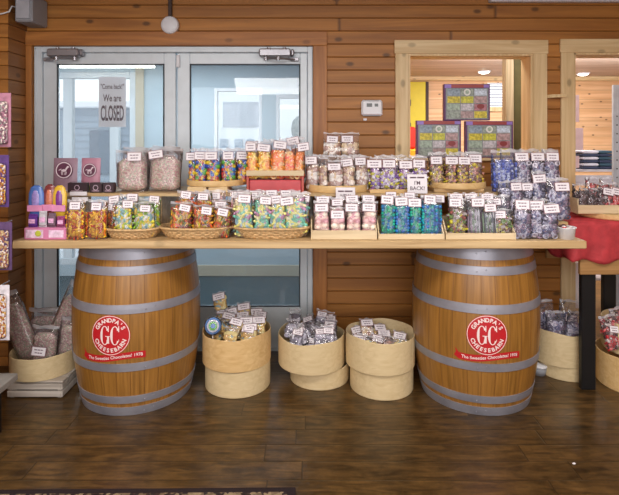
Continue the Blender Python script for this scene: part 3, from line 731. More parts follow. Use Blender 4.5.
def bag_meshes(kind, w, h, d, fill, seed):
    rnd = random.Random(seed*77+13); nx, nz = 10, 16
    def D(u, v): return d/2*max(0, 1-abs(u)**5)**.5*gprof(v, fill)
    mb = MB()
    for side in (-1, 1):
        V = []; Fc = []; mi = []
        for j in range(nz+1):
            v = j/nz; ww = w/2*(1-.05*math.sin(PI*min(1, v*1.3)))*(1 if v > .1 else .93+.07*v/.1)
            for i in range(nx+1):
                u = -1+2*i/nx
                cr = (rnd.random()-.5)*.0062*(1 if 0 < i < nx else .0)*(.5+1.2*v)
                V.append((u*ww, side*(D(u, v)+.001)+cr, v*h + (.004*math.sin(u*5+seed) if j == nz else 0)))
        for j in range(nz):
            for i in range(nx):
                a = j*(nx+1)+i; q = [a, a+1, a+nx+2, a+nx+1]
                Fc.append(q if side < 0 else q[::-1]); mi.append(1 if (j >= nz-1) else 0)
        n0 = len(mb.m); mb.add(V, Fc, 0); mb.m[n0:] = mi
    film = mb.mesh('film_bag', [M_film, M_seal], True)
    shape, c = SHAPE[kind]; mats = pal_mats(kind); nm = len(mats)
    cm = MB()
    # inner mass, so that the bag is full
    V = []; Fc = []; kx, kz = 10, 8
    ring = []
    for j in range(kz+1):
        v = .02+(fill-.03)*j/kz
        s_ = (.55 if j == 0 else (.6 if j == kz else 1))
        for i in range(16):
            a = 2*PI*i/16; u = math.cos(a)
            V.append((u*w/2*.90*s_, math.sin(a)*d/2*.60*gprof(v, fill)*s_, v*h))
    for j in range(kz):
        for i in range(16): Fc.append([j*16+i, j*16+(i+1) % 16, (j+1)*16+(i+1) % 16, (j+1)*16+i])
    Fc.append(list(range(16))[::-1]); Fc.append([kz*16+i for i in range(16)])
    cm.add(V, Fc, nm)
    def lump(x, y, z, s=1):
        mi = rnd.randrange(nm)
        E = Euler((rnd.uniform(0,6), rnd.uniform(0,6), rnd.uniform(0,6))).to_matrix().to_4x4(); T = Matrix.Translation((x, y, z))
        k = c*s*rnd.uniform(.85, 1.15)
        if shape in ('worm', 'wrap'): E = Euler((rnd.uniform(-.3,.3), rnd.uniform(0,6), rnd.uniform(-.3,.3))).to_matrix().to_4x4()
        if shape == 'ball': cm.add(ICO1[0]*k, ICO1[1], mi, T@E)
        elif shape == 'bead': cm.add(ICO1[0]*k, ICO1[1], mi, T)
        elif shape == 'worm': cm.add(CAPS[0]*np.array((.55,.55,1.3))*k, CAPS[1], mi, T@E)
        elif shape == 'disc': cm.add(DISC[0]*k, DISC[1], mi, T@Euler((PI/2+rnd.uniform(-.6,.6), rnd.uniform(-.6,.6), 0)).to_matrix().to_4x4())
        elif shape == 'ring': cm.add(RING[0]*k, RING[1], mi, T@Euler((PI/2+rnd.uniform(-.7,.7), rnd.uniform(-.7,.7), 0)).to_matrix().to_4x4())
        elif shape == 'wrap':
            A = T@E; cm.add(CAPS[0]*np.array((.7,.7,.8))*k, CAPS[1], mi, A)
            for e_ in (-1, 1): cm.add(*_lathe([(.1*k, e_*.7*k), (.55*k, e_*1.5*k)], 6, False), (mi+1) % nm, A)
    if shape == 'stick':
        n = max(3, int(w/(c*2.3)))
        for i in range(n):
            x = -w*.42+w*.84*i/(n-1)
            for sd in (-1, 1):
                T = Matrix.Translation((x, sd*d*.22, fill*h*.5+.005))@Euler((0, rnd.uniform(-.05,.05), 0)).to_matrix().to_4x4()
                cm.add(CAPS[0]*np.array((c, c, fill*h*.48)), CAPS[1], rnd.randrange(nm), T)
    elif shape == 'bead': pass
    else:
        step = c*1.75; z = c*1.25; ul = max(.35, min(.90, 1-1.15*c/(w/2)))
        while z < fill*h-c*.3:
            n = max(2, int(w*.86/step))
            for i in range(n):
                u = -ul+2*ul*(i+rnd.uniform(-.1,.1))/(n-1)
                dd = D(u, z/h)
                lump(u*w/2, -max(.0, dd-c*.75), z+rnd.uniform(-.3,.3)*c)
                if i % 2 == 0: lump(u*w/2, max(0, dd-c*.8), z+rnd.uniform(-.3,.3)*c)
            z += step*.85
        for i in range(6): lump(rnd.uniform(-.6,.6)*w/2, rnd.uniform(-.3,.3)*d/2, fill*h)
    avg = tuple(int(sum(c_[i] for c_ in PAL[kind])/len(PAL[kind])*.8) for i in range(3))
    core = beads('packed_'+kind, [S(*c_) for c_ in PAL[kind]], 130 if kind == 'marsh' else 70)
    fillm = cm.mesh('candy_filling', mats+[core], True)
    return film, fillm
_lab = {}
def label_mesh(w, h, style=0):
    key = (round(w,3), round(h,3), style)
    if key in _lab: return _lab[key]
    m = MB(); b = min(w, h)*.06
    m.box(-w/2, w/2, -.0006, .0006, -h/2, h/2, 1, bev=0)
    m.box(-w/2+b, w/2-b, -.0012, -.0005, -h/2+b, h/2-b, 0)
    rnd = random.Random(style)
    if w > .02:
        for zz, k in ((.16, .62), (-.16, .5)):
            x = -w*k/2
            while x < w*k/2:
                l = rnd.uniform(.10, .2)*w; m.box(x, min(x+l, w*k/2), -.0017, -.0011, zz*h-.05*h-.0003, zz*h+.05*h, 2); x += l+.035*w
    me = m.mesh('paper_label', [M_paper, M_pink_edge, M_ink]); _lab[key] = me; return me
PROTO = {}
def bag(kind, X, Y, Z, w, h, lab, group, d=.055, fill=.62, label=None, rot=(0,0,0), variant=0, name='candy_bag', cat='candy bag', labsize=(.060,.040), look=None):
    """label=(dx, z, roll): where its paper label sits"""
    wq, hq = round(w/.02)*.02, round(h/.04)*.04
    key = (kind, wq, hq, d, fill, variant % 2)
    if key not in PROTO: PROTO[key] = bag_meshes(kind, wq, hq, d, fill, variant % 2)
    film, fm = PROTO[key]
    r = tag(empty(name, (X, Y, Z)), lab, cat, group); r.rotation_euler = rot; r.scale = (w/wq, 1, h/hq)
    o = bpy.data.objects.new('film_bag', film); col.objects.link(o); o.parent = r
    o = bpy.data.objects.new('candy_filling', fm); col.objects.link(o); o.parent = r; o['kind'] = 'stuff'
    if label:
        dx, z, roll = label
        lm = label_mesh(*labsize, style=variant % 3); o = bpy.data.objects.new('paper_label', lm); col.objects.link(o); o.parent = r
        v = min(1, z/h); dd = d/2*gprof(v, fill)
        o.location = (dx*wq/w, -dd-.008, z*hq/h); o.rotation_euler = (-.12, roll, 0)
    return r
ORD = ['leftmost', 'second from left', 'third from left', 'fourth from left', 'fifth from left', 'sixth from left', 'seventh from left', 'eighth from left']
def ordn(i, n):
    if n == 1: return 'standing alone'
    if i == n-1: return 'rightmost'
    return ORD[i]
def row(kinds, spans, Y, Z, ytop, base_lab, where, group, d=.055, fill=.6, labs=None, labsize=(.060,.040), rotx=-.06, jit=.5, gap=1.0, cat='candy bag', off=0, arc=0.0, roll=.035):
    """a row of bags; spans are the bags' left and right edges in the photograph at distance Y"""
    n = len(spans)
    for i, (a, b) in enumerate(spans):
        kind = kinds[i % len(kinds)] if isinstance(kinds, (list, tuple)) else kinds
        w = (b-a)/F*Y*gap; X = PX((a+b)/2, Y)
        yt = ytop[i] if isinstance(ytop, (list, tuple)) else ytop
        h = PZ(yt, Y)-Z
        L_ = None
        if labs and i < len(labs) and labs[i]:
            lx, ly, rl = labs[i]; L_ = (PX(lx, Y)-X, PZ(ly, Y-.02)-Z, rl)
        y = Y+(.006 if i % 2 else -.004)+arc*((2*i/(n-1)-1)**2 if n > 1 else 0)
        pre = base_lab[kind] if isinstance(base_lab, dict) else base_lab
        bag(kind, X, y, Z, w, h, '%s %s, %s' % (pre, where, ordn(i, n)), group, d, fill, L_, (rotx, random.uniform(-roll,roll), random.uniform(-.16,.16)*jit), i+off, cat=cat, labsize=labsize)

# --- woven basket
M_wicker = plain('pale_wicker', S(206,170,120), .6, noise=.25, nscale=60)
def basket(X, Y, a, b, h, lab):
    r = tag(empty('wicker_basket', (X, Y, CT)), lab, 'basket', 'low wicker baskets on the counter')
    m = MB(); n = 56
    for j in range(6):
        z = .006+h*.86*j/5; s_ = .80+.20*(j/5)**.8
        for ph in (0, 1):
            pts = []
            for k in range(n):
                t_ = 2*PI*k/n; o = .0035*(1 if (k+j+ph) % 2 else -1)
                pts.append(((a*s_+o)*math.copysign(abs(math.cos(t_))**.8, math.cos(t_)), (b*s_+o)*math.copysign(abs(math.sin(t_))**.8, math.sin(t_)), z+ph*.004))
            m.tube(pts, .0036, 5, closed=True)
    for k in range(0, n, 2):
        t_ = 2*PI*k/n; c, s2 = math.copysign(abs(math.cos(t_))**.8, math.cos(t_)), math.copysign(abs(math.sin(t_))**.8, math.sin(t_))
        m.tube([(a*.8*c, b*.8*s2, .002), (a*c, b*s2, h*.95)], .003, 5)
    V = [(a*.8*math.copysign(abs(math.cos(2*PI*k/n))**.8, math.cos(2*PI*k/n)), b*.8*math.copysign(abs(math.sin(2*PI*k/n))**.8, math.sin(2*PI*k/n)), z) for z in (.001,.005) for k in range(n)]
    m.add(V, [list(range(n))[::-1], [n+k for k in range(n)]])
    m.build('woven_body', M_wicker, r, True)
    m = MB(); pts = [((a+.004)*math.copysign(abs(math.cos(2*PI*k/n))**.8, math.cos(2*PI*k/n)), (b+.004)*math.copysign(abs(math.sin(2*PI*k/n))**.8, math.sin(2*PI*k/n)), h) for k in range(n)]
    m.tube(pts, [.0065 if k % 2 else .005 for k in range(n)], 6, closed=True); m.build('rolled_rim', M_wicker, r, True)
    return r
YB = 2.735
basket(PX(135, YB), YB, .145, .112, .05, 'small low wicker basket of gummy bags left of the other two baskets')
basket(PX(197, YB), YB, .192, .112, .055, 'low wicker basket of orange and dark gummy bags, middle of three baskets')
basket(PX(272, YB), YB, .207, .112, .055, 'low wicker basket of pastel candy bags, right of the other two baskets')
zb = CT+.006
Yf = 2.70; Yk = 2.78
# gummy bags standing on the bare counter, left
row('yred', [(67,86),(86,107)], 2.655, CT, 200, 'clear bag of yellow and red gummies', 'on bare counter, front pair', 'yellow and red gummy bags on the counter', d=.06, fill=.72, labs=[(77,206,0),(97,207,0)])
row('darkmix', [(104,117),(110,124)], 2.76, CT, [202,196], 'clear bag of dark mixed gummies', 'behind the front pair', 'dark mixed gummy bags on the counter', fill=.7, labs=[(109,207,.1),(115,200,-.1)])
# small basket
row('fish', [(116,134),(134,156)], Yf-.01, zb, [200,202], 'bag of yellow green fish gummies', 'in smallest basket, front row', 'fish gummy bags in the smallest basket', fill=.82, roll=.09, labs=[(132,205,.08),(149,209,.12)])
row('fish', [(120,138),(137,161)], Yk, zb, [194,198], 'bag of yellow green fish gummies', 'in smallest basket, back row', 'fish gummy bags in the smallest basket', fill=.72, labs=[(133,198,0),(155,200,.1)], off=1)
# middle basket
row('darkmix', [(170,192),(192,213),(212,230)], Yf-.01, zb, [202,205,206], 'bag of orange and dark gummies', 'in middle basket, front row', 'orange and dark gummy bags in the middle basket', fill=.82, roll=.09, labs=[(185,208,.2),(207,211,.1),(222,212,.1)])
row('darkmix', [(174,195),(196,214),(213,232)], Yk, zb, [191,191,200], 'bag of orange and dark gummies', 'in middle basket, back row', 'orange and dark gummy bags in the middle basket', fill=.82, roll=.09, labs=[(184,195,.08),(206,197,.1),(222,205,.08)], off=1)
# right basket
row('pastel', [(235,254),(253,270),(269,286),(284,308)], Yf-.01, zb, [192,195,199,193], 'bag of pastel candy pieces', 'in right basket, front row', 'pastel candy bags in the right basket', fill=.82, roll=.09, labs=[(247,199,.12),(265,201,.05),(276,200,-.1),(290,201,-.06)], labsize=(.068,.045))
row('pastel', [(244,262),(262,281),(282,300),(294,310)], Yk, zb, [193,191,191,192], 'bag of pastel candy pieces', 'in right basket, back row', 'pastel candy bags in the right basket', fill=.68, labs=[(252,196,0),(272,194,0),(286,194,0),(303,199,.05)], off=1)

# --- open fronted wooden trays
def tray(px0, px1, lab, front=.048, side=.095, Y0=2.635, dep=.20):
    a, b = PX(px0, Y0), PX(px1, Y0); w = b-a
    r = tag(empty('display_tray', ((a+b)/2, Y0+dep/2, CT)), lab, 'tray', 'pale wooden display trays on the counter')
    m = MB(); m.box(-w/2+.006, w/2-.006, -dep/2+.008, dep/2-.006, 0.0005, .007); m.build('base_panel', M_traywood, r)
    m = MB(); m.box(-w/2+.006, w/2-.006, -dep/2, -dep/2+.008, .0005, front, bev=.0015); m.build('front_lip', M_traywood, r)
    m = MB(); m.box(-w/2+.006, w/2-.006, dep/2-.006, dep/2, .0005, side, bev=.0015); m.build('back_panel', M_traywood, r)
    for s_ in (-1, 1):
        x0, x1 = (-w/2, -w/2+.006) if s_ < 0 else (w/2-.006, w/2)
        prof = [(-dep/2, .0005), (dep/2, .0005), (dep/2, side), (-dep/2+.07, side), (-dep/2+.02, front+.012), (-dep/2, front)]
        V = [(x0, y, z) for y, z in prof]+[(x1, y, z) for y, z in prof]; k = len(prof)
        m = MB(); m.add(V, [list(range(k))[::-1], [k+i for i in range(k)]]+[[i, (i+1) % k, k+(i+1) % k, k+i] for i in range(k)])
        m.build('side_panel', M_traywood, r)
    return r
tray(311, 377, 'pale wooden tray of pink and white candy bags on the counter')
tray(378.5, 444.5, 'pale wooden tray of blue green candy bags on the counter', front=.030)
tray(446, 516, 'pale wooden tray of mixed wrapped and stick candy bags on the counter', front=.034)
zt = CT+.008; Y1 = 2.685; Y2 = 2.75; Y3 = 2.80
row('pinkwhite', [(314,330),(330,346),(346,361),(361,377)], Y1, zt, [201,207,201,201], 'bag of pink and white candies', 'in pink tray, front row', 'pink and white candy bags in the tray', fill=.62, labs=[(322,208,0),(337,215,0),(351,208,0),(368,208,0)], labsize=(.068,.046))
row('pinkwhite', [(315,331),(330,347),(346,361),(361,376)], Y2, zt, [196,197,196,196], 'bag of pink and white candies', 'in pink tray, back row', 'pink and white candy bags in the tray', fill=.62, labs=[(323,200,0),(338,203,0),(353,199,0),(368,199,0)], labsize=(.066,.036), off=1)
row(['green','blue','green','blue'], [(380,395),(394,410),(409,421),(420,442)], Y1, zt, [196,197,198,196], {'green':'bag of green candies','blue':'bag of blue candies'}, 'in blue-green tray, front row', 'blue and green candy bags in the tray', fill=.74, labs=[(386,200,.05),(401,202,-.05),(414,203,0),(429,200,.05)], labsize=(.066,.044))
row(['blue','green','blue'], [(382,400),(402,420),(421,441)], Y2, zt, [195,194,195], {'green':'bag of green candies','blue':'bag of blue candies'}, 'in blue-green tray, back row', 'blue and green candy bags in the tray', fill=.7, labs=[(391,196,0),(411,197,.05),(438,199,.05)], off=1)
row(['nuts','stick','stick','nuts'], [(448,466),(467,483),(482,496),(493,513)], Y1, zt, [198,196,200,209], {'nuts':'bag of wrapped mixed candies','stick':'bag of grey candy sticks'}, 'in right tray, front row', 'mixed candy bags in the right tray', fill=.66, labs=[(454,203,0),(478,203,0),(490,208,0),(499,215,0)], labsize=(.068,.044))
row(['nuts','stick','nuts','stick'], [(449,465),(465,480),(480,495),(495,512)], Y2, zt, [193,193,193,195], {'nuts':'bag of wrapped mixed candies','stick':'bag of grey candy sticks'}, 'in right tray, back row', 'mixed candy bags in the right tray', fill=.66, labs=[(457,197,0),(472,197,0),(487,197,0),(496,202,0)], labsize=(.066,.036), off=1)

# ------------------------------------------------------------------ back tier
def seg_round(px0, px1, Yfr, Z, h, lab, mat=None, dep=None):
    w = PX(px1, Yfr+.1)-PX(px0, Yfr+.1); r_ = w/2
    return round_box(PX((px0+px1)/2, Yfr+.1), Yfr+r_ , Z, r_, h, lab, mat or M_lid, 'round bentwood trays on the riser', seed=int(px0), amp=.001, cat='round tray')
# tray of gumball bags raised on two blocks
for i, (a, b) in enumerate(((188,207),(209,228))):
    mb = MB(); w = (b-a)/F*2.98; mb.box(-w/2, w/2, -.05, .12, 0.0005, .035, bev=.003); o = mb.build('wooden_block', M_pineX); o.location = (PX((a+b)/2, 2.98), 3.01, RT)
    tag(o, '%s of two pale wooden blocks under the gumball tray' % ('left', 'right')[i], 'block', 'wooden blocks under the gumball tray')
za = RT+.036
seg_round(184, 246, 2.95, za, .035, 'round bentwood tray of gumball bags raised on two wooden blocks')
row('rainbow', [(186,195),(193,207),(206,221),(220,236),(235,247)], 3.02, za+.009, [149,149,149,149,149], 'bag of colourful gumballs', 'in round tray on blocks, front row', 'gumball bags in the raised round tray', arc=.06, d=.05, fill=.66, gap=.95, labs=[(189,157,0),(199,156,0),(212,156,0),(228,156,0),(241,156,0)], labsize=(.070,.046))
row('rainbow', [(190,206),(207,222),(224,242)], 3.10, za+.009, [148,148,148], 'bag of colourful gumballs', 'in round tray on blocks, back row', 'gumball bags in the raised round tray', arc=.06, d=.05, fill=.6, labs=None)
# slatted crate with red box
Yc_ = 2.96; a, b = PX(246, Yc_), PX(304, Yc_); w = b-a
r = tag(empty('wooden_crate', ((a+b)/2, Yc_+.12, RT)), 'slatted wooden crate of orange and yellow candy bags behind the pastel basket', 'crate')
m = MB(); zc0, zc1 = PZ(181, Yc_)-RT, PZ(170.5, Yc_)-RT
zs = max(.0, zc0)
m.box(-w/2, w/2, -.12, -.108, PZ(176,Yc_)-RT, zc1, bev=.002); m.build('front_slat', M_traywood, r)
for s_ in (-1, 1):
    m = MB(); x = s_*(w/2-.008); m.box(x-.007, x+.007, -.107, .12, .0005, zc1, bev=.002); m.build('side_panel', plain('reddish_stained_wood', S(190,90,80), .5), r)
m = MB(); m.box(-w/2+.016, w/2-.016, .108, .12, .0005, zc1+.02, bev=.002); m.build('back_panel', M_traywood, r)
m = MB(); m.box(-w/2+.016, w/2-.016, -.10, .10, .0005, .074, bev=.006); o = m.build('red_carton', plain('matt_red_carton', S(200,84,90), .5, noise=.08)); o.location = r.location; tag(o, 'flat red carton inside the slatted crate under the orange candy bags', 'carton')
zq = RT+.075
row(['yellow','yellow','orange','orange','orange'], [(247,259),(257,272),(270,285),(283,296),(294,304)], 3.01, zq, [143,141,140,142,143], {'yellow':'bag of yellow gummies','orange':'bag of orange gummy rings'}, 'in slatted crate, front row', 'orange and yellow candy bags in the crate', d=.055, fill=.68, labs=[(252,147,0),(264,148,.12),(279,145,.1),None,(303,147,-.15)], labsize=(.070,.046))
row(['yellow','yellow','orange','orange'], [(249,262),(262,276),(279,294),(292,306)], 3.09, zq, [141,139,138,137], {'yellow':'bag of yellow gummies','orange':'bag of orange gummy rings'}, 'in slatted crate, back row', 'orange and yellow candy bags in the crate', d=.05, fill=.66, labs=[(251,145,0),None,None,(294,141,-.2)], labsize=(.070,.046), off=1)
# round tray of chocolate pieces
seg_round(304, 372, 2.94, RT+.0005, .042, 'round bentwood tray of white and brown chocolate bags on the riser', M_lid)
zr = RT+.009
row('choc', [(306,320),(319,329),(328,343),(342,356),(355,371)], 3.00, zr, [156,157,160,157,156], 'bag of white and brown chocolates', 'in wide round tray, front row', 'chocolate bags in the wide round tray', arc=.06, d=.055, fill=.66, labs=[(312,161,0),None,(334.5,167,0),(348,163,-.1),(362,162,0)], labsize=(.070,.046))
row('choc', [(309,322),(322,336),(337,351),(351,366)], 3.08, zr, [155,155,155,155], 'bag of white and brown chocolates', 'in wide round tray, second row', 'chocolate bags in the wide round tray', arc=.06, d=.05, fill=.66, labs=None, off=1)
row('choc', [(312,324),(324,336),(337,349),(350,362)], 3.12, zr, [155,155,155,155], 'bag of white and brown chocolates', 'in wide round tray, third row', 'chocolate bags in the wide round tray', arc=.06, d=.05, fill=.66, labs=None, off=0)
# two more on top, carried on a small carton at the back
mb = MB(); Yt = 3.22; zc = PZ(156, Yt); mb.box(PX(324,Yt), PX(359,Yt), Yt-.04, Yt+.04, RT+.0100, zc, bev=.004)
tag(mb.build('cardboard_carton', plain('brown_cardboard', S(170,132,92), .8)), 'brown cardboard carton holding up the two topmost chocolate bags', 'carton')
row('choc', [(323,341),(341,360)], Yt-.005, zc+.001, [132.5,132.5], 'small bag of chocolates', 'above the wide round tray', 'two topmost chocolate bags', d=.045, fill=.56, labs=[(332,139.5,.04),(347.5,139,.04)], labsize=(.076,.048))
# purple and yellow wrapped candy
mb = MB(); Yg = 2.955; mb.box(PX(370,Yg), PX(427,Yg), Yg, Yg+.20, RT+.0005, RT+.012, bev=.002); mb.box(PX(370,Yg), PX(427,Yg), Yg-.006, Yg-.0005, RT+.0005, RT+.022, bev=.001)
tag(mb.build('display_board', M_lid), 'thin wooden board with low lip under the purple wrapped candy bags', 'board')
row('purple', [(369.5,381),(379,399),(398,412),(411,427)], 3.00, RT+.013, [157,157,158,156], 'bag of purple and yellow wrapped candies', 'on thin board, front row', 'purple wrapped candy bags on the board', d=.055, fill=.6, labs=[(374,164,0),(389,164,0),(405,165,0),(418,164,0)], labsize=(.078,.05))
row('purple', [(375,391),(392,408),(409,424)], 3.08, RT+.013, [155,155,155], 'bag of purple and yellow wrapped candies', 'on thin board, back row', 'purple wrapped candy bags on the board', d=.05, fill=.6, labs=None, off=1)
# round tray of truffles
seg_round(429, 489, 2.955, RT+.02, .036, 'round bentwood tray of truffle bags at the right of the riser', M_lid)
mb = MB(); mb.box(PX(434,3.0), PX(484,3.0), 3.0, 3.25, RT+.0005, RT+.0195, bev=.002); tag(mb.build('support_board', M_counter), 'hidden wooden board under the round tray of truffle bags', 'board')
row('truffle', [(431,447),(446,457),(456,469),(468,486)], 3.02, RT+.029, [153,154,154,152], 'bag of foil wrapped truffles', 'in right round tray, front row', 'truffle bags in the right round tray', arc=.06, d=.055, fill=.66, labs=[(438.5,161,0),(451,161,0),(463,161,0),(477.5,159,0)], labsize=(.074,.048))
row('truffle', [(434,450),(450,466),(466,483)], 3.10, RT+.029, [152,152,152], 'bag of foil wrapped truffles', 'in right round tray, back row', 'truffle bags in the right round tray', arc=.06, d=.05, fill=.66, labs=None, off=1)
# big bags of marshmallow pieces
row('marsh', [(116,149),(147,181)], 3.04, RT+.0005, [150,148], 'large clear bag of pale pink marshmallow bits', 'on riser, front pair', 'large marshmallow bags on the riser', d=.10, fill=.80, labs=[(137,157,0),(156,155,-.2)], labsize=(.085,.052))
row('marsh', [(122,150),(150,178)], 3.17, RT+.0005, [147,146], 'large clear bag of pale pink marshmallow bits', 'on riser, back pair', 'large marshmallow bags on the riser', d=.09, fill=.80, off=1)
# licorice wheels at the right end
row(['bluepile','wheels','wheels','wheels'], [(492,517),(515,532),(530,544),(543,559)], 3.02, RT+.0005, [150,151,152,151], {'bluepile':'bag of small blue candies','wheels':'bag of grey licorice wheels'}, 'at right end of riser, front row', 'licorice bags on the riser', d=.07, fill=.74, labs=[None,(522,157,0),(536,157,0),(551,157,0)], labsize=(.080,.05))
row('wheels', [(500,520),(522,542),(541,558)], 3.11, RT+.0005, [149,149,149], 'bag of grey licorice wheels', 'at right end of riser, back row', 'licorice bags on the riser', d=.07, fill=.72, off=1)
for (a, b, Y0, Y1_, z, lab) in ((499,546,2.835,2.92,1.05,'low wooden box under the middle row of licorice bags'), (547.5,568.5,2.74,2.85,1.035,'small wooden box under the tall licorice bag by the tub')):
    mb = MB(); mb.box(PX(a,Y0), PX(b,Y0), Y0, Y1_, CT+.0005, z, bev=.003); tag(mb.build('wooden_box', M_counter), lab, 'box')
row('wheels', [(498,510),(508,524),(523,532),(531,546)], 2.875, 1.0505, [181,180,182,171], 'bag of grey licorice wheels', 'below riser, middle row', 'licorice bags at the right end of the counter', d=.06, fill=.72, labs=[None,(516,187,0),(526,187,0),(537.5,179,-.1)], labsize=(.072,.046))
row('wheels', [(547,570)], 2.79, 1.036, [178], 'wide bag of licorice wheels', 'on small box right of the others', 'licorice bags at the right end of the counter', d=.06, fill=.74, labs=[(560,187,0)], labsize=(.080,.05))
row('wheels', [(513,531),(530,543),(540,557)], 2.66, CT+.0005, [200,201,203], 'bag of grey licorice wheels', 'at counter edge, front row', 'licorice bags at the right end of the counter', d=.06, fill=.68, labs=[(521,205,0),(536,206,0),(549,209,-.1)], labsize=(.078,.05))
row('wheels', [(518,534),(534,550)], 2.74, CT+.0005, [199,199], 'bag of grey licorice wheels', 'at counter edge, second row', 'licorice bags at the right end of the counter', d=.055, fill=.7, off=1)
# flat pink bags lying on the counter in the gap behind the baskets
for i, (px, py) in enumerate(((215,193),(238,192),(256,191),(290,192))):
    bag('pinkwhite', PX(px, 2.875), 2.875, CT+.001, .12, PZ(190, 2.875)-CT, 'pink candy bag behind the wicker baskets against the riser, %s' % ordn(i, 4), 'pink candy bags behind the baskets', .05, .78, (0, PZ(py+3, 2.86)-CT, 0), (0,0,0), i, labsize=(.07,.04))

# paper price signs
paper_sign('price_sign', PX(417.5, 2.90), 2.90, RT+.0, .114, .11, [(None, [(-.36,-.05),(0,.36)], .83, 0, 0), ("I'M", .030, .54, .0004, 1), ('BACK!', .030, .26, .0004, 1)],
    "white square card lettered I'M BACK above the blue-green tray", tilt=-.12)
bpy.data.objects['price_sign'].location.z = PZ(193.5, 2.90)
paper_sign('small_price_sign', PX(345.5, 2.91), 2.91, PZ(200, 2.91), .112, .072, [(None, [(-.38,-.08),(-.04,.36)], .70, 0, 0), ('NEW', .026, .32, .0004, 1)],
    'white paper card lettered NEW in front of the wide chocolate tray', tilt=-.1, border=True)

# white tub with red topped contents
Yu = 2.665; r = tag(empty('sample_tub', (PX(566, Yu), Yu, CT+.0005)), 'small white plastic tub at the right end of the counter', 'tub')
m = MB(); m.lathe([(.001,0),(.040,0),(.047,.055),(.051,.058),(.051,.062),(.046,.061),(.042,.05),(.001,.045)], 32); m.build('tub_body', M_white, r, True)
m = MB()
for k in range(9): m.add(DISC[0]*.013, DISC[1], k % 3, Matrix.Translation((random.uniform(-.025,.025), random.uniform(-.025,.025), .058+.003*(k%3)))@Euler((random.uniform(-.5,.5), random.uniform(-.5,.5), 0)).to_matrix().to_4x4())
o = m.build('wrapped_samples', pal_mats('redwhite')[:3], r, True); o['kind'] = 'stuff'

# ------------------------------------------------------------------ left end: toy candy display, pouches, dark packs
Y0 = 2.63; a, b = PX(24, Y0), PX(66, Y0)
r = tag(empty('pink_display_box', ((a+b)/2, Y0+.07, CT+.0005)), 'pink printed counter display box at the far left of the counter', 'display box'); w = b-a
M_pk = plain('pink_card', S(206,126,164), .5, noise=.06); M_pu = plain('purple_card', S(92,44,132), .5, noise=.08)
m = MB(); m.box(-w/2, w/2, -.07, .07, 0, .062, bev=.003); m.build('carton', M_pk, r)
m = MB(); m.box(-w/2+.01, -w/2+.10, -.0725, -.070, .010, .052, 0); m.box(.02, w/2-.012, -.0725, -.070, .012, .05, 0); m.build('printed_panel', plain('pale_pink_print', S(236,200,222), .5, noise=.3, nscale=50), r)
m = MB(); m.add(DISC[0]*.016, DISC[1], 0, Matrix.Translation((-w/2+.075, -.072, .033))@RX); m.build('yellow_badge', plain('lime_badge', S(196,200,70), .5), r)
m = MB(); m.box(-w/2+.002, w/2-.03, .045, .066, .062, .15, bev=.003); m.build('back_card', M_pu, r)
m = MB()
for x in (-.06, .03): m.box(x-.03, x+.03, .0435, .0448, .085, .135)
m.build('card_print', plain('magenta_print', S(200,70,150), .5, noise=.35, nscale=60), r)
toys = [(36.5, 29.5, 44, 186, (84,120,190), (160,140,204), 'blue and lilac brush shaped candy toy standing left in the pink display'),
        (50, 43.5, 56, 185, (130,60,60), (206,120,90), 'brown and pink brush shaped candy toy in the middle of the pink display'),
        (60, 54, 67, 186, (222,180,60), (130,60,140), 'yellow and purple brush shaped candy toy standing right in the pink display')]
for i, (cx, x0, x1, yt, c1, c2, lab) in enumerate(toys):
    Yt_ = Y0+.075+.008*(i == 1); wz = (x1-x0)/F*Yt_; zb_ = CT+.064
    r = tag(empty('candy_toy', (PX(cx, Yt_), Yt_+(.0 if i != 1 else .0), zb_)), lab, 'candy toy', 'brush shaped candy toys'); hh = PZ(yt, Yt_)-zb_
    V, Fc = _lathe([(.3,-1),(.7,-.86),(.95,-.5),(1,0),(.95,.5),(.7,.86),(.3,1)], 16)
    m = MB(); m.add(V*np.array((wz*.56, .014, hh*.42)), Fc, 0, Matrix.Translation((0, 0, hh*.60))); m.build('shell', plain('toy_a%d' % i, S(*c1), .25, coat=.5), r, True)
    m = MB(); m.add(V*np.array((wz*.34, .016, hh*.28)), Fc, 0, Matrix.Translation((0, -.002, hh*.64))); m.build('window', plain('toy_b%d' % i, S(*c2), .25, coat=.5, noise=.3, nscale=60), r, True)
    m = MB(); m.box(-wz*.52, wz*.52, -.019, -.0165, hh*.36, hh*.52, bev=.001); m.build('wrap_band', plain('band_pink', S(232,150,190), .4), r)
    m = MB(); m.tube([(0,0,0),(0,0,hh*.3)], .010, 10); m.build('stem', plain('toy_stem', S(150,130,140), .4), r)
for i, (px0, px1, yt, c, lab) in enumerate(((28, 38, 214, (98,52,140), 'small purple candy packet standing left in the pink display box'), (39, 47, 211, (196,190,196), 'small silver candy packet standing in the middle of the pink display box'), (48, 56, 213, (120,96,110), 'small grey mauve candy packet right of the silver packet'), (57, 65, 216, (150,60,110), 'small plum candy packet standing right in the pink display box'))):
    Yk_ = Y0+.022; w = (px1-px0)/F*Yk_*.92; zb_ = CT+.063; h = PZ(yt, Yk_)-zb_
    r = tag(empty('candy_packet', (PX((px0+px1)/2, Yk_), Yk_, zb_)), lab, 'candy packet'); r.rotation_euler = (-.05, 0, (-.1, .12, -.05, .1)[i])
    m = MB(); m.box(-w/2, w/2, -.011, .011, .004, h-.006, bev=.007); m.box(-w/2, w/2, -.001, .001, 0, h); m.build('wrapper', plain('packet_%d' % i, S(*c), .3, noise=.25, nscale=60), r)
    m = MB(); m.box(-w*.36, w*.36, -.0125, -.0108, h*.3, h*.62); m.build('printed_band', plain('packet_band', S(222,170,206), .4, noise=.3, nscale=90), r)
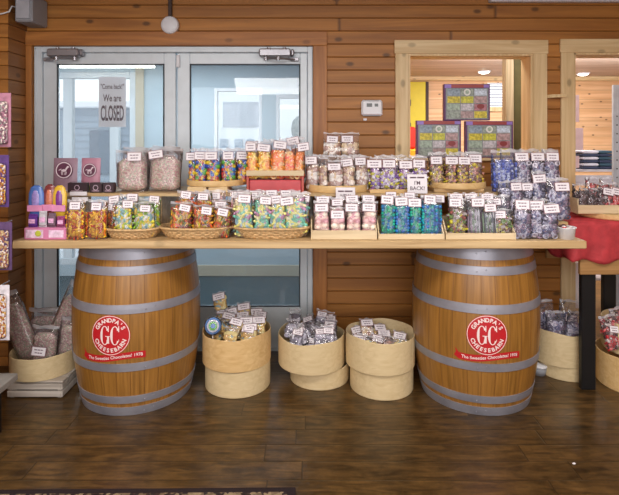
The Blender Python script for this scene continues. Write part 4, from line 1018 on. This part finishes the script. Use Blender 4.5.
# grey pink pouches with round horse emblem (drawn as a plain rider shape)
for i, (x0, x1, yt) in enumerate(((53,77,158),(81,100,158))):
    Yp_ = 3.12; w = (x1-x0)/F*Yp_; h = PZ(yt, Yp_)-RT-.001
    r = tag(empty('candy_pouch', (PX((x0+x1)/2, Yp_), Yp_, RT+.001)), 'grey pink pouch with round plum emblem by the left glass, %s' % ('left one', 'right one')[i], 'pouch', 'round emblem pouches'); r.rotation_euler = (-.06, 0, 0)
    V = []; Fc = []; nx, nz = 8, 10
    m = MB()
    for sd in (-1, 1):
        V = []; Fc = []
        for j in range(nz+1):
            for k in range(nx+1):
                u = -1+2*k/nx; v = j/nz; V.append((u*w/2, sd*.022*(1-u*u)**.5*max(.04, (1-v)**.6), v*h))
        for j in range(nz):
            for k in range(nx):
                q = [j*(nx+1)+k, j*(nx+1)+k+1, (j+1)*(nx+1)+k+1, (j+1)*(nx+1)+k]; Fc.append(q if sd < 0 else q[::-1])
        m.add(V, Fc)
    m.build('pouch_body', plain('dusty_mauve_pouch%d' % i, S(*((158,126,142),(188,130,150))[i]), .4, noise=.12), r, True)
    zc = h*.62; R_ = min(w, h)*.36; yy = -.0225
    m = MB(); m.add(*_lathe([(R_, 0), (R_, .001)], 28), 0, Matrix.Translation((0, yy+.001, zc))@RX); em = m.build('emblem', plain('plum_print', S(104,54,78), .5), r)
    m = MB(); m.add(*_torus(R_*.88, R_*.06, 28, 4), 0, Matrix.Translation((0, yy-.0005, zc))@RX@Matrix.Diagonal((1,1,.15,1)))
    # horse: body, neck, head, legs, tail
    def el(x, z, a_, b_, rot=0): m.add(ICO1[0]*np.array((a_, .0006, b_)), ICO1[1], 0, Matrix.Translation((x*R_, yy-.001, zc+z*R_))@Matrix.Rotation(rot, 4, 'Y'))
    el(0,-.05,R_*.34,R_*.17); el(.32,.2,R_*.12,R_*.26,.5); el(.48,.38,R_*.17,R_*.09,.4); el(-.42,.05,R_*.22,R_*.06,-.4)
    for x_ in (-.25,-.12,.15,.28): el(x_,-.36,R_*.05,R_*.24,.15*(1 if x_ > 0 else -1))
    m.build('emblem_print', plain('pale_pink_print2', S(232,214,222), .5), em)
# dark packs in front of pouches
for i, (x0, x1, y0_, y1_) in enumerate(((69,88,185,194),(91,103,184,194),(104,115,184,194))):
    Yp_ = 2.985; w = (x1-x0)/F*Yp_; h = .058
    r = tag(empty('dark_candy_box', (PX((x0+x1)/2, Yp_), Yp_, RT+.001)), 'small dark brown candy box with pale print on riser, %s of three' % ('left', 'middle', 'right')[i], 'candy box', 'small dark candy boxes')
    m = MB(); m.box(-w/2, w/2, -.02, .02, 0, h, bev=.003); m.build('carton', plain('dark_brown_card', S(62,44,50), .45), r)
    m = MB(); m.add(*_torus(.014, .002, 20, 4), 0, Matrix.Translation((0, -.0205, h*.5))@RX@Matrix.Diagonal((1,1,.3,1))); m.box(-w*.3, w*.3, -.0215, -.0203, h*.14, h*.2); m.build('pale_print', plain('mauve_print', S(196,170,186), .5), r)
mb = MB(); mb.lathe([(.001,0),(.022,.004),(.026,.02),(.020,.034),(.001,.038)], 20); o = mb.build('lime_tin', plain('lime_green_tin', S(150,180,60), .4), smooth=True); o.location = (PX(87, 3.05), 3.05, RT+.001); tag(o, 'small lime green round tin in front of the emblem pouches', 'tin')
# pale crate edge / white price cards under them
for i, (x0, x1, py) in enumerate(((70,87,193.5),(72,88,199))):
    Yq = 2.905-.02*i; mb = MB(); w = (x1-x0)/F*Yq; mb.box(-w/2, w/2, -.002, .002, 0, .022); o = mb.build('shelf_card', M_paper)
    o.location = (PX((x0+x1)/2, Yq), Yq, PZ(py+2, Yq)); 
    tag(o, ('upper', 'lower')[i]+' narrow white shelf card below the dark candy boxes', 'card')

# ------------------------------------------------------------------ floor stacks of bentwood boxes
def stack(pxl, Yl, rl, hl, pxu, Yu_, ru, hu, nm, tilt=(0,0), mu=None):
    round_box(PX(pxl, Yl), Yl, .0005, rl, hl, 'lower round wooden box of the %s' % nm, M_box, 'stacked round wooden boxes on the floor', seed=pxl, seam=.5)
    round_box(PX(pxu, Yu_), Yu_, hl+.003, ru, hu, 'upper round wooden box of the %s' % nm, mu or M_box, 'stacked round wooden boxes on the floor', tilt, seed=pxu, seam=.9, amp=.006)
stack(238, 3.08, .195, .148, 237, 3.08, .205, .185, 'stack beside the left barrel', mu=M_lid)
stack(319.5, 3.165, .185, .105, 311.5, 3.14, .206, .180, 'middle floor stack between the barrels')
stack(381.5, 3.05, .188, .143, 380, 3.05, .205, .185, 'stack beside the right barrel')
def packs(pxc, Yc, r, zr, items, where, kinds, group, under=14, seed=1, labsz=(.072,.044), cat='candy pack'):
    rnd = random.Random(seed); n = 0
    items = sorted(items, key=lambda q: (q[1], q[0]))
    Xc = PX(pxc, Yc)
    for (px, py, roll, kind, haslab) in items:
        z = zr; Y = (H-z)*F/(py-HY)
        if Y > Yc+r*.50: Y = Yc+r*.50; z = PZ(py, Y)
        if Y < Yc-r*.58: Y = Yc-r*.58; z = PZ(py, Y)
        X = PX(px, Y); dx = X-Xc; lim = math.sqrt(max(.0001, (r*.93)**2-(Y-Yc)**2))
        X = Xc+max(-lim+.046, min(lim-.046, dx))
        n += 1; hh = .115; lz = .082; lean = .62+rnd.uniform(-.18,.18)
        bag(kind, X, Y-math.sin(lean)*lz*.9+.02, z-lz*math.cos(lean), .086, hh, '%s, %s' % (where, place_name(px, py, items)), group, .026, .62, (0, lz, 0) if haslab else None, (-lean, roll, rnd.uniform(-.3,.3)), n, name='candy_pack', cat=cat, labsize=labsz)
    # the packs they lie on
    shared = '%s, buried under the labelled ones' % where.replace(' sunk', '')
    for i in range(under):
        a = 2.4*i; q = r*.46*math.sqrt((i+.5)/under)
        kind = kinds if isinstance(kinds, str) else kinds[i % len(kinds)]
        USED.pop(shared, None)
        bag(kind, Xc+q*math.cos(a), Yc+q*math.sin(a), zr-.085+.002*(i % 4), .09, .115, shared, group, .03, .7, None, (-1.0+rnd.uniform(-.3,.3), rnd.uniform(-.5,.5), rnd.uniform(-1,1)), i, name='candy_pack', cat=cat)
_pn = {}
def place_name(px, py, items):
    ys = sorted(set(i[1] for i in items)); rank = ys.index(py)
    # rows by thirds of height
    s = sorted(items, key=lambda q: q[1]); k = [i for i, q in enumerate(s) if q[0] == px and q[1] == py][0]
    m = len(s); nr = max(1, round(m/4)); rr = min(nr-1, k*nr//m)
    members = sorted([q for i, q in enumerate(s) if min(nr-1, i*nr//m) == rr], key=lambda q: q[0])
    c = [i for i, q in enumerate(members) if q[0] == px and q[1] == py][0]
    rown = ['back row', 'second row', 'third row', 'front row'] if nr == 4 else (['back row', 'middle row', 'front row'] if nr == 3 else ['back row', 'front row'])
    if nr == 1: return ordn(c, len(members))
    return '%s, %s' % (rown[rr], ordn(c, len(members)))
A = [(214.6,298,-.25,'cookie',1),(213,313,-.1,'cookie',1),(234,313,-.2,'cookie',1),(245.6,308.5,-.15,'cookie',1),(243.5,317.5,-.1,'cookie',1),(256.5,314,-.1,'cookie',1),(264,317,.1,'cookie',1),
     (225,318,.2,'cookie',1),(232.7,324,.15,'cookie',1),(247,323,0,'cookie',1),(260.6,322.5,.05,'cookie',1),(246.4,331,.03,'cookie',1),(260.6,330,-.05,'cookie',1),(230,334,.1,'cookie',0)]
packs(237, 3.08, .20, .375, A, 'cookie candy pack in stack beside left barrel', 'cookie', 'candy packs in the box beside the left barrel', seed=3)
# swirl lollipop in the same box
r = tag(empty('swirl_lollipop', (PX(213, 2.95), 2.95, PZ(326, 2.95))), 'round blue and green swirl lollipop in the box beside the left barrel', 'lollipop'); r.rotation_euler = (-.25, 0, .1)
m = MB(); mats = [plain('lolly_blue', S(70,130,200), .2), plain('lolly_green', S(110,190,90), .2), plain('lolly_white', S(220,220,230), .2)]
for k in range(4):
    R_ = .008+.0112*k; m.add(*_torus(R_, .0065, 22, 6), k % 3, RX)
m.build('swirl_disc', mats, r, True)
m = MB(); m.tube([(0,0,-.03),(0,0,-.11)], .0025, 8); m.build('stick', M_white, r)
m = MB(); V = ICO[0]*np.array((.054,.020,.056)); m.add(V, ICO[1], 0); m.build('wrapper', M_film, r, True)
B = [(292,315.5,-.05,'silver',0),(290.7,326,.05,'silver',0),(292,335,.1,'silver',1),(311,321,-.4,'silver',1),(320,316,.1,'silver',1),(329.5,318.6,-.05,'silver',1),(338.5,320.7,.1,'silver',1),
     (309,329,-.6,'silver',1),(328,326,.05,'silver',1),(338.5,330,-.1,'silver',1),(332,333,.05,'silver',1),(322,334,.0,'silver',1),(303,333,-.5,'silver',1),(298.4,341,-.1,'silver',1),(309,343,-.05,'silver',1),(322.5,341,-.05,'silver',1)]
packs(311.5, 3.14, .20, .330, B, 'dark candy pack in middle floor stack', 'silver', 'candy packs in the middle floor stack', seed=4, labsz=(.058,.034))
C_ = [(368,325,0,'choc',1),(381,330,.1,'cookie',1),(354,332,-.1,'choc',1),(363,333,0,'cookie',1),(384.5,336,.05,'choc',1),(397,338,.12,'cookie',1),(376,341,.25,'choc',1),(358,341,.05,'choc',1),(388,343,.3,'choc',0),(367,343,.2,'cookie',0),(397,345,.1,'cookie',0)]
packs(380, 3.05, .20, .272, C_, 'candy pack sunk in stack beside right barrel', 'choc', 'candy packs in the box beside the right barrel', seed=5)
# floor stack behind the black table leg
stack(564, 3.245, .165, .082, 560, 3.245, .170, .205, 'stack behind the black table leg')
Dp = [(548,318,-.1,'wheels',0),(567,312,.1,'wheels',1),(556,330,0,'wheels',0),(573,327,.2,'wheels',0)]
for i, (px, py, rl, k, hl) in enumerate(Dp):
    Yd_ = 3.24+(.05 if i in (0,1) else -.05); bag(k, PX(px, Yd_), Yd_, .205, .12, .23-.04*(i > 1), 'grey licorice bag in stack behind black table leg, %s' % ('back left', 'back right', 'front left', 'front right')[i], 'licorice bags in the floor stack', .07, .6, (.0, .12, .1) if hl else None, (-.1, rl, 0), i, labsize=(.075,.05))
r = tag(empty('food_tub', (PX(539, 3.2), 3.2, .0005)), 'small grey tub with a white lid on the floor by the right barrel', 'tub')
m = MB(); m.lathe([(.001,0),(.04,0),(.048,.05),(.001,.05)], 28); m.build('tub_body', M_grey, r, True)
m = MB(); m.lathe([(.001,.066),(.045,.064),(.052,.056),(.051,.050),(.001,.051)], 28); m.build('lid', M_white, r, True)

# ------------------------------------------------------------------ slatted crate and box at the left
Yr = 2.89; r = tag(empty('low_slatted_crate', (PX(35, Yr)-.0, Yr+.17, .0005)), 'low whitewashed slatted crate on the floor left of the left barrel', 'crate')
xa, xb = -1.72-r.location.x, -1.425-r.location.x
for k in range(2):
    m = MB(); m.box(xa, xb, -.17, -.158, .008+k*.042, .008+k*.042+.034, bev=.002); m.build('front_slat', M_whitecrate, r)
    m = MB(); m.box(xb, xb+.012, -.17, .17, .008+k*.042, .008+k*.042+.034, bev=.002); m.build('side_slat', M_whitecrate, r)
    m = MB(); m.box(xa-.012, xa, -.17, .17, .008+k*.042, .008+k*.042+.034, bev=.002); m.build('side_slat', M_whitecrate, r)
for (x, y) in ((xa+.002,-.157),(xb-.022,-.157),(xa+.002,.14),(xb-.022,.14)):
    m = MB(); m.box(x, x+.02, y, y+.02, 0, .088); m.build('corner_block', M_whitecrate, r)
for k in range(5):
    m = MB(); y = -.168+k*.068; m.box(xa-.012, xb+.012, y, y+.060, .0885, .098, bev=.002); m.build('top_slat', M_whitecrate, r)
round_box(PX(44.5, 3.06), 3.06, .099, .185, .125, 'round wooden box of large marshmallow bags on the low slatted crate', M_box, seed=9, seam=1.0)
bz0 = .110
big = [(33, 3.05, -.42, 298, .15, 'tilting left at the left side', None, 0), (46, 3.09, .42, 287, .125, 'tilting right, the tallest', None, 1), (43, 2.985, .05, 326, .16, 'with a paper label in front', (-.01, .125, .05), 0), (64, 3.05, .12, 318, .11, 'squeezed in at the right', None, 1), (44, 3.17, .0, 308, .20, 'upright at the back', None, 0)]
for i, (px, Y, rl, yt, w, lab, L_, v) in enumerate(big):
    h = (PZ(yt, Y)-bz0)/math.cos(rl)*.97; X = PX(px, Y)
    bag('marsh', X, Y, bz0+.006+abs(math.sin(rl))*w*.5, w, h, 'large marshmallow bag in box on crate, '+lab, 'large marshmallow bags in the floor box', .075, .84, L_, (-.04, rl, 0), v, labsize=(.085,.055))

# ------------------------------------------------------------------ red covered table on the right
TT = 1.0; ty0, ty1, tx0, tx1 = 2.95, 3.40, PX(572, 2.95), 2.45
r = tag(empty('display_table', ((tx0+tx1)/2, (ty0+ty1)/2, 0)), 'wooden display table with black legs at the right edge', 'table'); w = tx1-tx0; dp = ty1-ty0
m = MB(); m.box(-w/2, w/2, -dp/2, dp/2, TT-.03, TT-.004, bev=.002); m.build('tabletop', M_casingX, r)
m = MB(); az0, az1 = PZ(275, ty0), PZ(258, ty0); m.box(-w/2+.05, w/2-.05, -dp/2+.004, -dp/2+.03, az0, TT-.031, bev=.003); m.box(-w/2+.05, w/2-.05, dp/2-.03, dp/2-.004, az0, TT-.031, bev=.003); m.build('apron', wood('honey_pine_apron', S(150,108,62), S(196,150,96), 'X', grain=16, knots=1), r)
for (x, y) in ((PX(590.5, 2.97)-r.location.x, -dp/2+.055), (w/2-.12, -dp/2+.085), (PX(608, 3.36)-r.location.x, dp/2-.045), (w/2-.12, dp/2-.085)):
    m = MB(); m.box(x-.042, x+.042, y-.02, y+.02, 0, TT-.032, bev=.005); m.build('leg', M_black, r)
# draped red cloth with folds
m = MB(); V = []; Fc = []; n = 90; rows2 = 12; M_cloth = plain('red_cloth', S(188,58,64), .7, noise=.2, nscale=16, bump=.8)
loop = []; X0, X1, Y0c, Y1c = -w/2-.012, w/2+.012, -dp/2-.012, dp/2+.012
per = 2*((X1-X0)+(Y1c-Y0c))
for k in range(n):
    s = per*k/n
    if s < X1-X0: p = (X0+s, Y0c, 0, -1)
    elif s < X1-X0+Y1c-Y0c: p = (X1, Y0c+s-(X1-X0), 1, 0)
    elif s < 2*(X1-X0)+Y1c-Y0c: p = (X1-(s-(X1-X0)-(Y1c-Y0c)), Y1c, 0, 1)
    else: p = (X0, Y1c-(s-2*(X1-X0)-(Y1c-Y0c)), -1, 0)
    loop.append(p)
zlow = PZ(262, 2.93)
for j in range(rows2+1):
    v = j/rows2
    for k, (x, y, nx_, ny_) in enumerate(loop):
        f_ = (.010*math.sin(k*1.15+.6*v)+.007*math.sin(k*.47+2*v))*v
        hang = (TT+.001)*(1-v)+(zlow+.015*math.sin(k*.8))*v
        V.append((x+nx_*(f_+.006*v), y+ny_*(f_+.006*v), hang))
for j in range(rows2):
    for k in range(n): Fc.append([j*n+k, (j+1)*n+k, (j+1)*n+(k+1) % n, j*n+(k+1) % n])
Fc.append(list(range(n)))
m.add(V, Fc); o = m.build('table_cloth', M_cloth, smooth=True); o.location = (r.location.x, r.location.y, 0); tag(o, 'crumpled red cloth draped over the display table on the right', 'tablecloth')
o.modifiers.new('thick', 'SOLIDIFY').thickness = .002
# gather / bow on the cloth front
# round board, wooden tray with packages on the table
zt2 = TT+.004
mb = MB(); mb.lathe([(.001,0),(.235,0),(.24,.006),(.24,.026),(.235,.032),(.001,.032)], 64, cap=False); o = mb.build('round_board', M_lid, smooth=False); o.location = (PX(612, 3.2)+.02, 3.185, zt2); tag(o, 'thick round wooden board on the red cloth of the side table', 'board')
Y0t = 3.03; zz = zt2+.033
r = tag(empty('side_tray', (PX(600, Y0t)+.02, Y0t+.09, zz)), 'pale wooden tray of dark and red packs on the round board', 'tray')
wt = .30; m = MB(); m.box(-wt/2, wt/2, -.09, -.082, 0.0005, .052, bev=.001); m.build('front_lip', M_traywood, r)
for a_ in (-wt/2, wt/2-.007):
    m = MB(); m.box(a_, a_+.007, -.081, .09, 0.0005, .09, bev=.001); m.build('side_panel', M_traywood, r)
m = MB(); m.box(-wt/2+.008, wt/2-.008, -.081, .09, .0005, .006); m.build('base_panel', M_traywood, r)
PAL['darkpk'] = [(70,40,44),(96,60,56),(150,130,134),(60,46,50)]; SHAPE['darkpk'] = ('worm', .009)
tr_x = r.location.x
for i, dx in enumerate((-.115, -.06, -.0, .06, .115)):
    k = 'darkpk' if i < 3 else 'redwhite'
    bag(k, tr_x+dx, Y0t+.045, zz+.008, .065, .145+.03*(i > 2), ('bag of dark fudge pieces' if i < 3 else 'bag of red and white candies')+' in tray on round board, '+ordn(i, 5), 'packs in the tray on the round board', .045, .7, None if i < 3 else (0, .12, .3), (-.12, .25 if i < 3 else -.1, 0), i, labsize=(.06,.04))
for i, dx in enumerate((-.08, .0, .09)):
    k = 'darkpk' if i < 1 else 'redwhite'
    bag(k, tr_x+dx, Y0t+.115, zz+.008, .085, .16+.045*(i > 0), ('bag of dark fudge pieces' if i < 1 else 'bag of red and white candies')+' in back of tray on round board, '+ordn(i, 3), 'packs in the tray on the round board', .05, .7, None, (-.05, 0, 0), i)

# boxes under and right of the table
round_box(2.0, 3.08, .0005, .225, .20, 'large round wooden box on the floor under the right table', M_lid, seed=31, seam=1.4)
round_box(2.02, 3.10, .2015, .20, .18, 'round wooden box of red candy stacked under the right table', M_box, seed=32, seam=1.4)
for i, (px, Y, z) in enumerate(((612, 3.02, .34), (622, 3.10, .36))):
    bag('redwhite', PX(px, Y)+.03, Y, z-.11, .11, .2, 'red and white candy bag in the stacked box under the table, %s' % ('front left', 'behind it')[i], 'red candy bags under the table', .05, .75, (0, .12, .3) if i == 0 else None, (-.2, -.2, .1), i)
# papers hanging behind the table
for i, (x0, x1, y0_, y1_, lab) in enumerate(((573,583,262,308,'narrow white leaflet card hanging low behind the black table leg'), (601,612,300,325,'white carton corner behind the table under the red cloth'))):
    Yh = 3.62 if i == 0 else 3.5; mb = MB(); w_ = (x1-x0)/F*Yh; h_ = PZ(y0_, Yh)-PZ(y1_, Yh); mb.box(-w_/2, w_/2, -.01, .01, 0, h_, bev=.002)
    if i == 0: 
        o = mb.build('leaflet_card', M_paper); o.location = (PX((x0+x1)/2, Yh), Yh, PZ(y1_, Yh)); tag(o, lab, 'card')

# merchandise beyond the doorway
Ys = 4.3; r = tag(empty('shelf_unit', (PX(640, Ys)-.25, Ys+.16, 0)), 'white shelving beyond the doorway holding folded shirts', 'shelf')
sx0 = PX(574, Ys)-r.location.x
for z in (PZ(166, Ys)-.03, PZ(179, Ys)-.03, .3, .7):
    m = MB(); m.box(sx0, .7, -.15, .15, z-.02, z, bev=.002); m.build('shelf_board', plain('grey_white_shelf', S(196,190,196), .5), r)
m = MB(); m.box(sx0-.02, sx0, -.15, .15, 0, PZ(115, Ys), bev=.002); m.box(.7, .72, -.15, .15, 0, PZ(115, Ys), bev=.002); m.build('side_post', plain('dark_plum_post', S(64,40,48), .6), r)
m = MB(); m.box(sx0, .7, -.151, -.146, PZ(179,Ys)-.03, PZ(170,Ys)-.045); m.build('front_panel', plain('grey_white_shelf', S(196,190,196), .5), r)
stk = [(592, 'striped'), (606, 'blue')]
for q, (px, kd) in enumerate(stk):
    for k in range(6):
        z = PZ(166, Ys)-.029+.027*k; mb = MB(); mb.box(-.07, .07, -.13, .10, 0, .024, bev=.008)
        mt = plain('navy_cloth', S(54,62,88), .8) if (k % 2 == 0) else (plain('white_cloth', S(214,210,220), .8) if kd == 'striped' else plain('teal_cloth', S(56,84,100), .8))
        o = mb.build('folded_shirt', mt); o.location = (PX(px, Ys)+.02*q+.01, Ys+.16, z)
        tag(o, 'folded shirt in the %s pile beyond the doorway, number %s from the bottom' % (('left', 'right')[q], ('one','two','three','four','five','six')[k]), 'shirt', 'folded shirts beyond the doorway')
for i, (x0, x1, y0_, y1_) in enumerate(((573.5,579,95,122),(574.5,583,128,150),(574,579,156,168))):
    Yg_ = 4.12; mb = MB(); w_ = (x1-x0)/F*Yg_; mb.box(-w_/2, w_/2, -.004, .004, 0, PZ(y0_,Yg_)-PZ(y1_,Yg_), bev=.001)
    o = mb.build('hanging_card', plain('pale_pink_card', S(226,204,212), .6)); o.location = (PX((x0+x1)/2, Yg_), Yg_, PZ(y1_, Yg_)); tag(o, 'pale pink card hanging just inside the doorway, %s of three' % ('top', 'middle', 'bottom')[i], 'card', 'pink cards inside the doorway')
Yv = 4.05; r = tag(empty('pegboard_panel', (PX(612.5, Yv), Yv, 0)), 'pale grey pegboard panel with holes at the right edge beyond the doorway', 'pegboard')
m = MB(); m.box(0, .45, -.01, .01, 0, PZ(85, Yv), bev=.002); m.build('board', plain('pale_grey_board', S(186,196,206), .5), r)
m = MB()
for i in range(5):
    for j in range(12): m.add(*_lathe([(.006,0),(.006,.0015)], 10), 0, Matrix.Translation((.03+.07*i, -.0095, .9+.07*j))@RX)
m.build('peg_holes', M_dark, r)

# ------------------------------------------------------------------ picture puzzles in the hatch
def puzzle(x0, x1, yt, Z, Y, lab):
    w = (x1-x0)/F*Y; h = PZ(yt, Y)-Z
    r = tag(empty('puzzle_box', (PX((x0+x1)/2, Y), Y+.02, Z)), lab, 'puzzle box', 'picture puzzle boxes in the hatch')
    m = MB(); m.box(-w/2, w/2, -.022, .022, 0, h, bev=.002); m.build('carton', plain('purple_carton', S(96,50,104), .45), r)
    m = MB(); y = -.0222
    m.box(-w/2+.006, w/2-.006, y-.0004, y+.001, h*.90, h*.985, 0); m.box(-w/2+.004, -w/2+.05, y-.001, y, h*.89, h*.985, 1); m.box(w/2-.045, w/2-.006, y-.001, y, h*.9, h*.98, 1)
    m.box(-w/2+.012, w/2-.012, y-.0006, y, h*.03, h*.885, 2)
    o = m.build('printed_front', [plain('brick_red_print', S(160,66,64), .4), plain('lilac_print', S(150,120,200), .4), plain('sage_grey_print', S(136,140,140), .4, noise=.35, nscale=40)], r)
    cells = [S(150,160,150), S(176,150,150), S(214,196,70), S(160,176,160), S(196,190,196), S(176,120,130), S(206,190,60), S(200,196,70), S(180,150,150), S(140,156,170), S(150,160,150), S(196,206,220)]
    m = MB(); mats = []
    for i, c in enumerate(cells): mats.append(plain('picture_%d' % i, c, .4, noise=.4, nscale=70))
    cw, ch = (w-.04)/3, h*.82/4
    for j in range(4):
        for i in range(3):
            x = -w/2+.02+cw*i; z = h*.055+ch*j; m.box(x+.003, x+cw-.003, y-.0012, y, z+.003, z+ch-.003, j*3+i)
    mats.append(plain('picture_white', S(226,226,220), .4)); mats.append(plain('picture_red', S(150,60,60), .4))
    m.add(*_lathe([(ch*.46,0),(ch*.46,.002)], 20), 12, Matrix.Translation((-w/2+.02+cw*1.5, y-.001, h*.055+ch*3.5))@RX)
    m.add(*_lathe([(ch*.26,0),(ch*.26,.0025)], 20), 3, Matrix.Translation((-w/2+.02+cw*1.5, y-.001, h*.055+ch*3.5))@RX)
    m.add(*_lathe([(ch*.42,0),(ch*.42,.002)], 20), 13, Matrix.Translation((-w/2+.02+cw*2.5, y-.001, h*.055+ch*1.6))@RX@Matrix.Diagonal((1.2,.8,1,1)))
    m.build('picture_grid', mats, o); return r
zs = OZ0+.0205
puzzle(416.5, 461, 120.5, zs, 3.56, 'purple picture puzzle box standing in the hatch, lower left of three')
puzzle(465.5, 513, 121, zs, 3.56, 'purple picture puzzle box standing in the hatch, lower right of three')
puzzle(444, 490, 84, PZ(120.5, 3.56)+.001, 3.56, 'purple picture puzzle box stacked on top of the other two in the hatch')

# ------------------------------------------------------------------ left display rack with hanging packs
Yr = 2.42; r = tag(empty('display_rack', (-1.62, Yr+.1, 0)), 'dark wire display rack at the far left edge of the picture', 'rack')
m = MB(); m.box(-.30, .02, .02, .04, .3, 1.72, bev=.003); m.build('back_panel', M_dark, r)
for i, z in enumerate((.26,)):
    m = MB(); m.box(-.20, PX(10,2.5)+1.62, -.12, .05, z, z+.035, bev=.004); m.build('bottom_shelf', plain('grey_shelf_edge', S(150,146,140), .5), r)
m = MB(); m.box(-.28, .06, -.08, .04, 0, .26, bev=.003); m.build('plinth', M_black, r)
pk = [(93, 147, (150,140,140), (176,120,140), 11, 'grey and pink blister card, topmost on the left rack'), (155, 207, (200,150,60), (90,60,120), 9, 'yellow and purple candy card, second from top on the left rack'),
      (222, 270, (200,170,120), (96,70,110), 12, 'tan and purple candy card, third from top on the left rack'), (285, 340, (214,166,90), (226,220,226), 9.5, 'orange and white candy card, lowest on the left rack')]
for i, (yt, yb, c1, c2, xr, lab) in enumerate(pk):
    Y = Yr; x1 = PX(xr, Y); w = .14; z0, z1 = PZ(yb, Y), PZ(yt, Y); h = z1-z0
    q = tag(empty('hanging_candy_card', (x1-w/2, Y, z0)), lab, 'candy card', 'hanging cards on the left rack'); 
    m = MB(); m.box(-w/2, w/2, -.002, .002, 0, h); m.build('backing_card', plain('rackcard%d' % i, S(*c2), .5, noise=.2, nscale=40), q)
    m = MB(); m.box(-w/2+.012, w/2-.01, -.022, -.0025, h*.05, h*.84, bev=.008); m.build('pack_front', beads('rackpack%d' % i, [S(*c1), S(c1[0]*.8, c1[1]*.6, c1[2]*.7), S(230,216,206), S(*c2)], 120), q)
    m = MB(); m.tube([(0, -.02, h*.93), (0, .118, h*.95)], .003, 8); m.build('hook', M_metal, q)

# ------------------------------------------------------------------ rug and a scrap on the floor
M_rug = plain('dark_burgundy_pile', S(34,18,22), .9, noise=.3, nscale=80); M_rug2 = beads('beige_vine_pattern', [S(150,130,100), S(60,40,34), S(40,26,26), S(120,100,76)], 55)
r = tag(empty('patterned_rug', (-1.0, 1.678, .001), -.0), 'dark patterned rug with beige vine border at the lower left', 'rug'); r.rotation_euler.z = .012
xr = PX(297, 2.15)+1.0
m = MB(); m.box(-1.3, xr, -.9, .452, 0, .008, bev=.002); m.build('pile', M_rug, r)
m = MB(); m.box(-1.25, xr-.035, .37, .422, .008, .0088); m.box(xr-.09, xr-.035, -.85, .369, .008, .00885); m.build('border_pattern', M_rug2, r)
mb = MB(); mb.box(-.007, .007, -.005, .005, 0, .003, bev=.001); o = mb.build('paper_scrap', M_paper); yy_ = H*F/(464-HY); o.location = (PX(574, yy_), yy_, .001); o.rotation_euler.z = .4; tag(o, 'tiny white paper scrap on the dark floor at the lower right', 'paper scrap')

# ------------------------------------------------------------------ light
def area(name, loc, rot, size, sy, power, color):
    l = bpy.data.lights.new(name, 'AREA'); l.shape = 'RECTANGLE'; l.size = size; l.size_y = sy; l.energy = power; l.color = color
    o = bpy.data.objects.new(name, l); col.objects.link(o); o.location = loc; o.rotation_euler = rot; return o
area('shop_ceiling_light', (-1.2, 1.2, 2.43), (0,0,0), 1.2, .5, 34, (1,.95,.9))
area('shop_ceiling_light', (1.2, 1.2, 2.43), (0,0,0), 1.2, .5, 34, (1,.95,.9))
area('shop_ceiling_light', (0, -.9, 2.43), (.5,0,0), 2.4, .8, 70, (1,.96,.92))
area('store_room_fill', (2.6, 5.6, 2.42), (0,0,0), 2.0, 1.2, 110, (1,.95,.9))
area('store_room_fill', (3.0, 5.4, 2.15), (PI/2+.45,0,0), 2.6, .4, 34, (1,.95,.9))  # added unseen fill, tilted up to brighten the back room ceiling
area('front_fill_light', (0, -2.15, 1.45), (PI/2,0,0), 5.4, 2.0, 104, (.97,.98,1))  # added soft fill behind the camera; the rear wall has no window
area('store_room_fill', (1.5, 3.95, 2.42), (0,0,0), .9, .3, 14, (1,.95,.9))  # small unseen fill added to brighten the post by the hatch
area('porch_light', (-1.3, 4.6, 2.29), (0,0,0), 1.2, .5, 30, (.85,.95,1))
w = bpy.data.worlds.new('sky'); bpy.context.scene.world = w; w.use_nodes = True
nt = w.node_tree; bg = nt.nodes['Background']; bg.inputs[0].default_value = (.90,.95,1,1); bg.inputs[1].default_value = 2.0

# ------------------------------------------------------------------ camera
cd = bpy.data.cameras.new('camera'); cam = bpy.data.objects.new('camera', cd); col.objects.link(cam)
cam.location = (0, 0, H); cam.rotation_euler = (PI/2, 0, 0); cd.sensor_width = 36; cd.lens = F/619*36
cd.shift_y = -(247.5-HY)/619; cd.clip_start = .05
sc = bpy.context.scene; sc.camera = cam
sc.view_settings.view_transform = 'Standard'; sc.view_settings.look = 'None'; sc.view_settings.gamma = 1; sc.view_settings.exposure = -.04
sc.cycles.transparent_max_bounces = 24
sc.cycles.max_bounces = 8
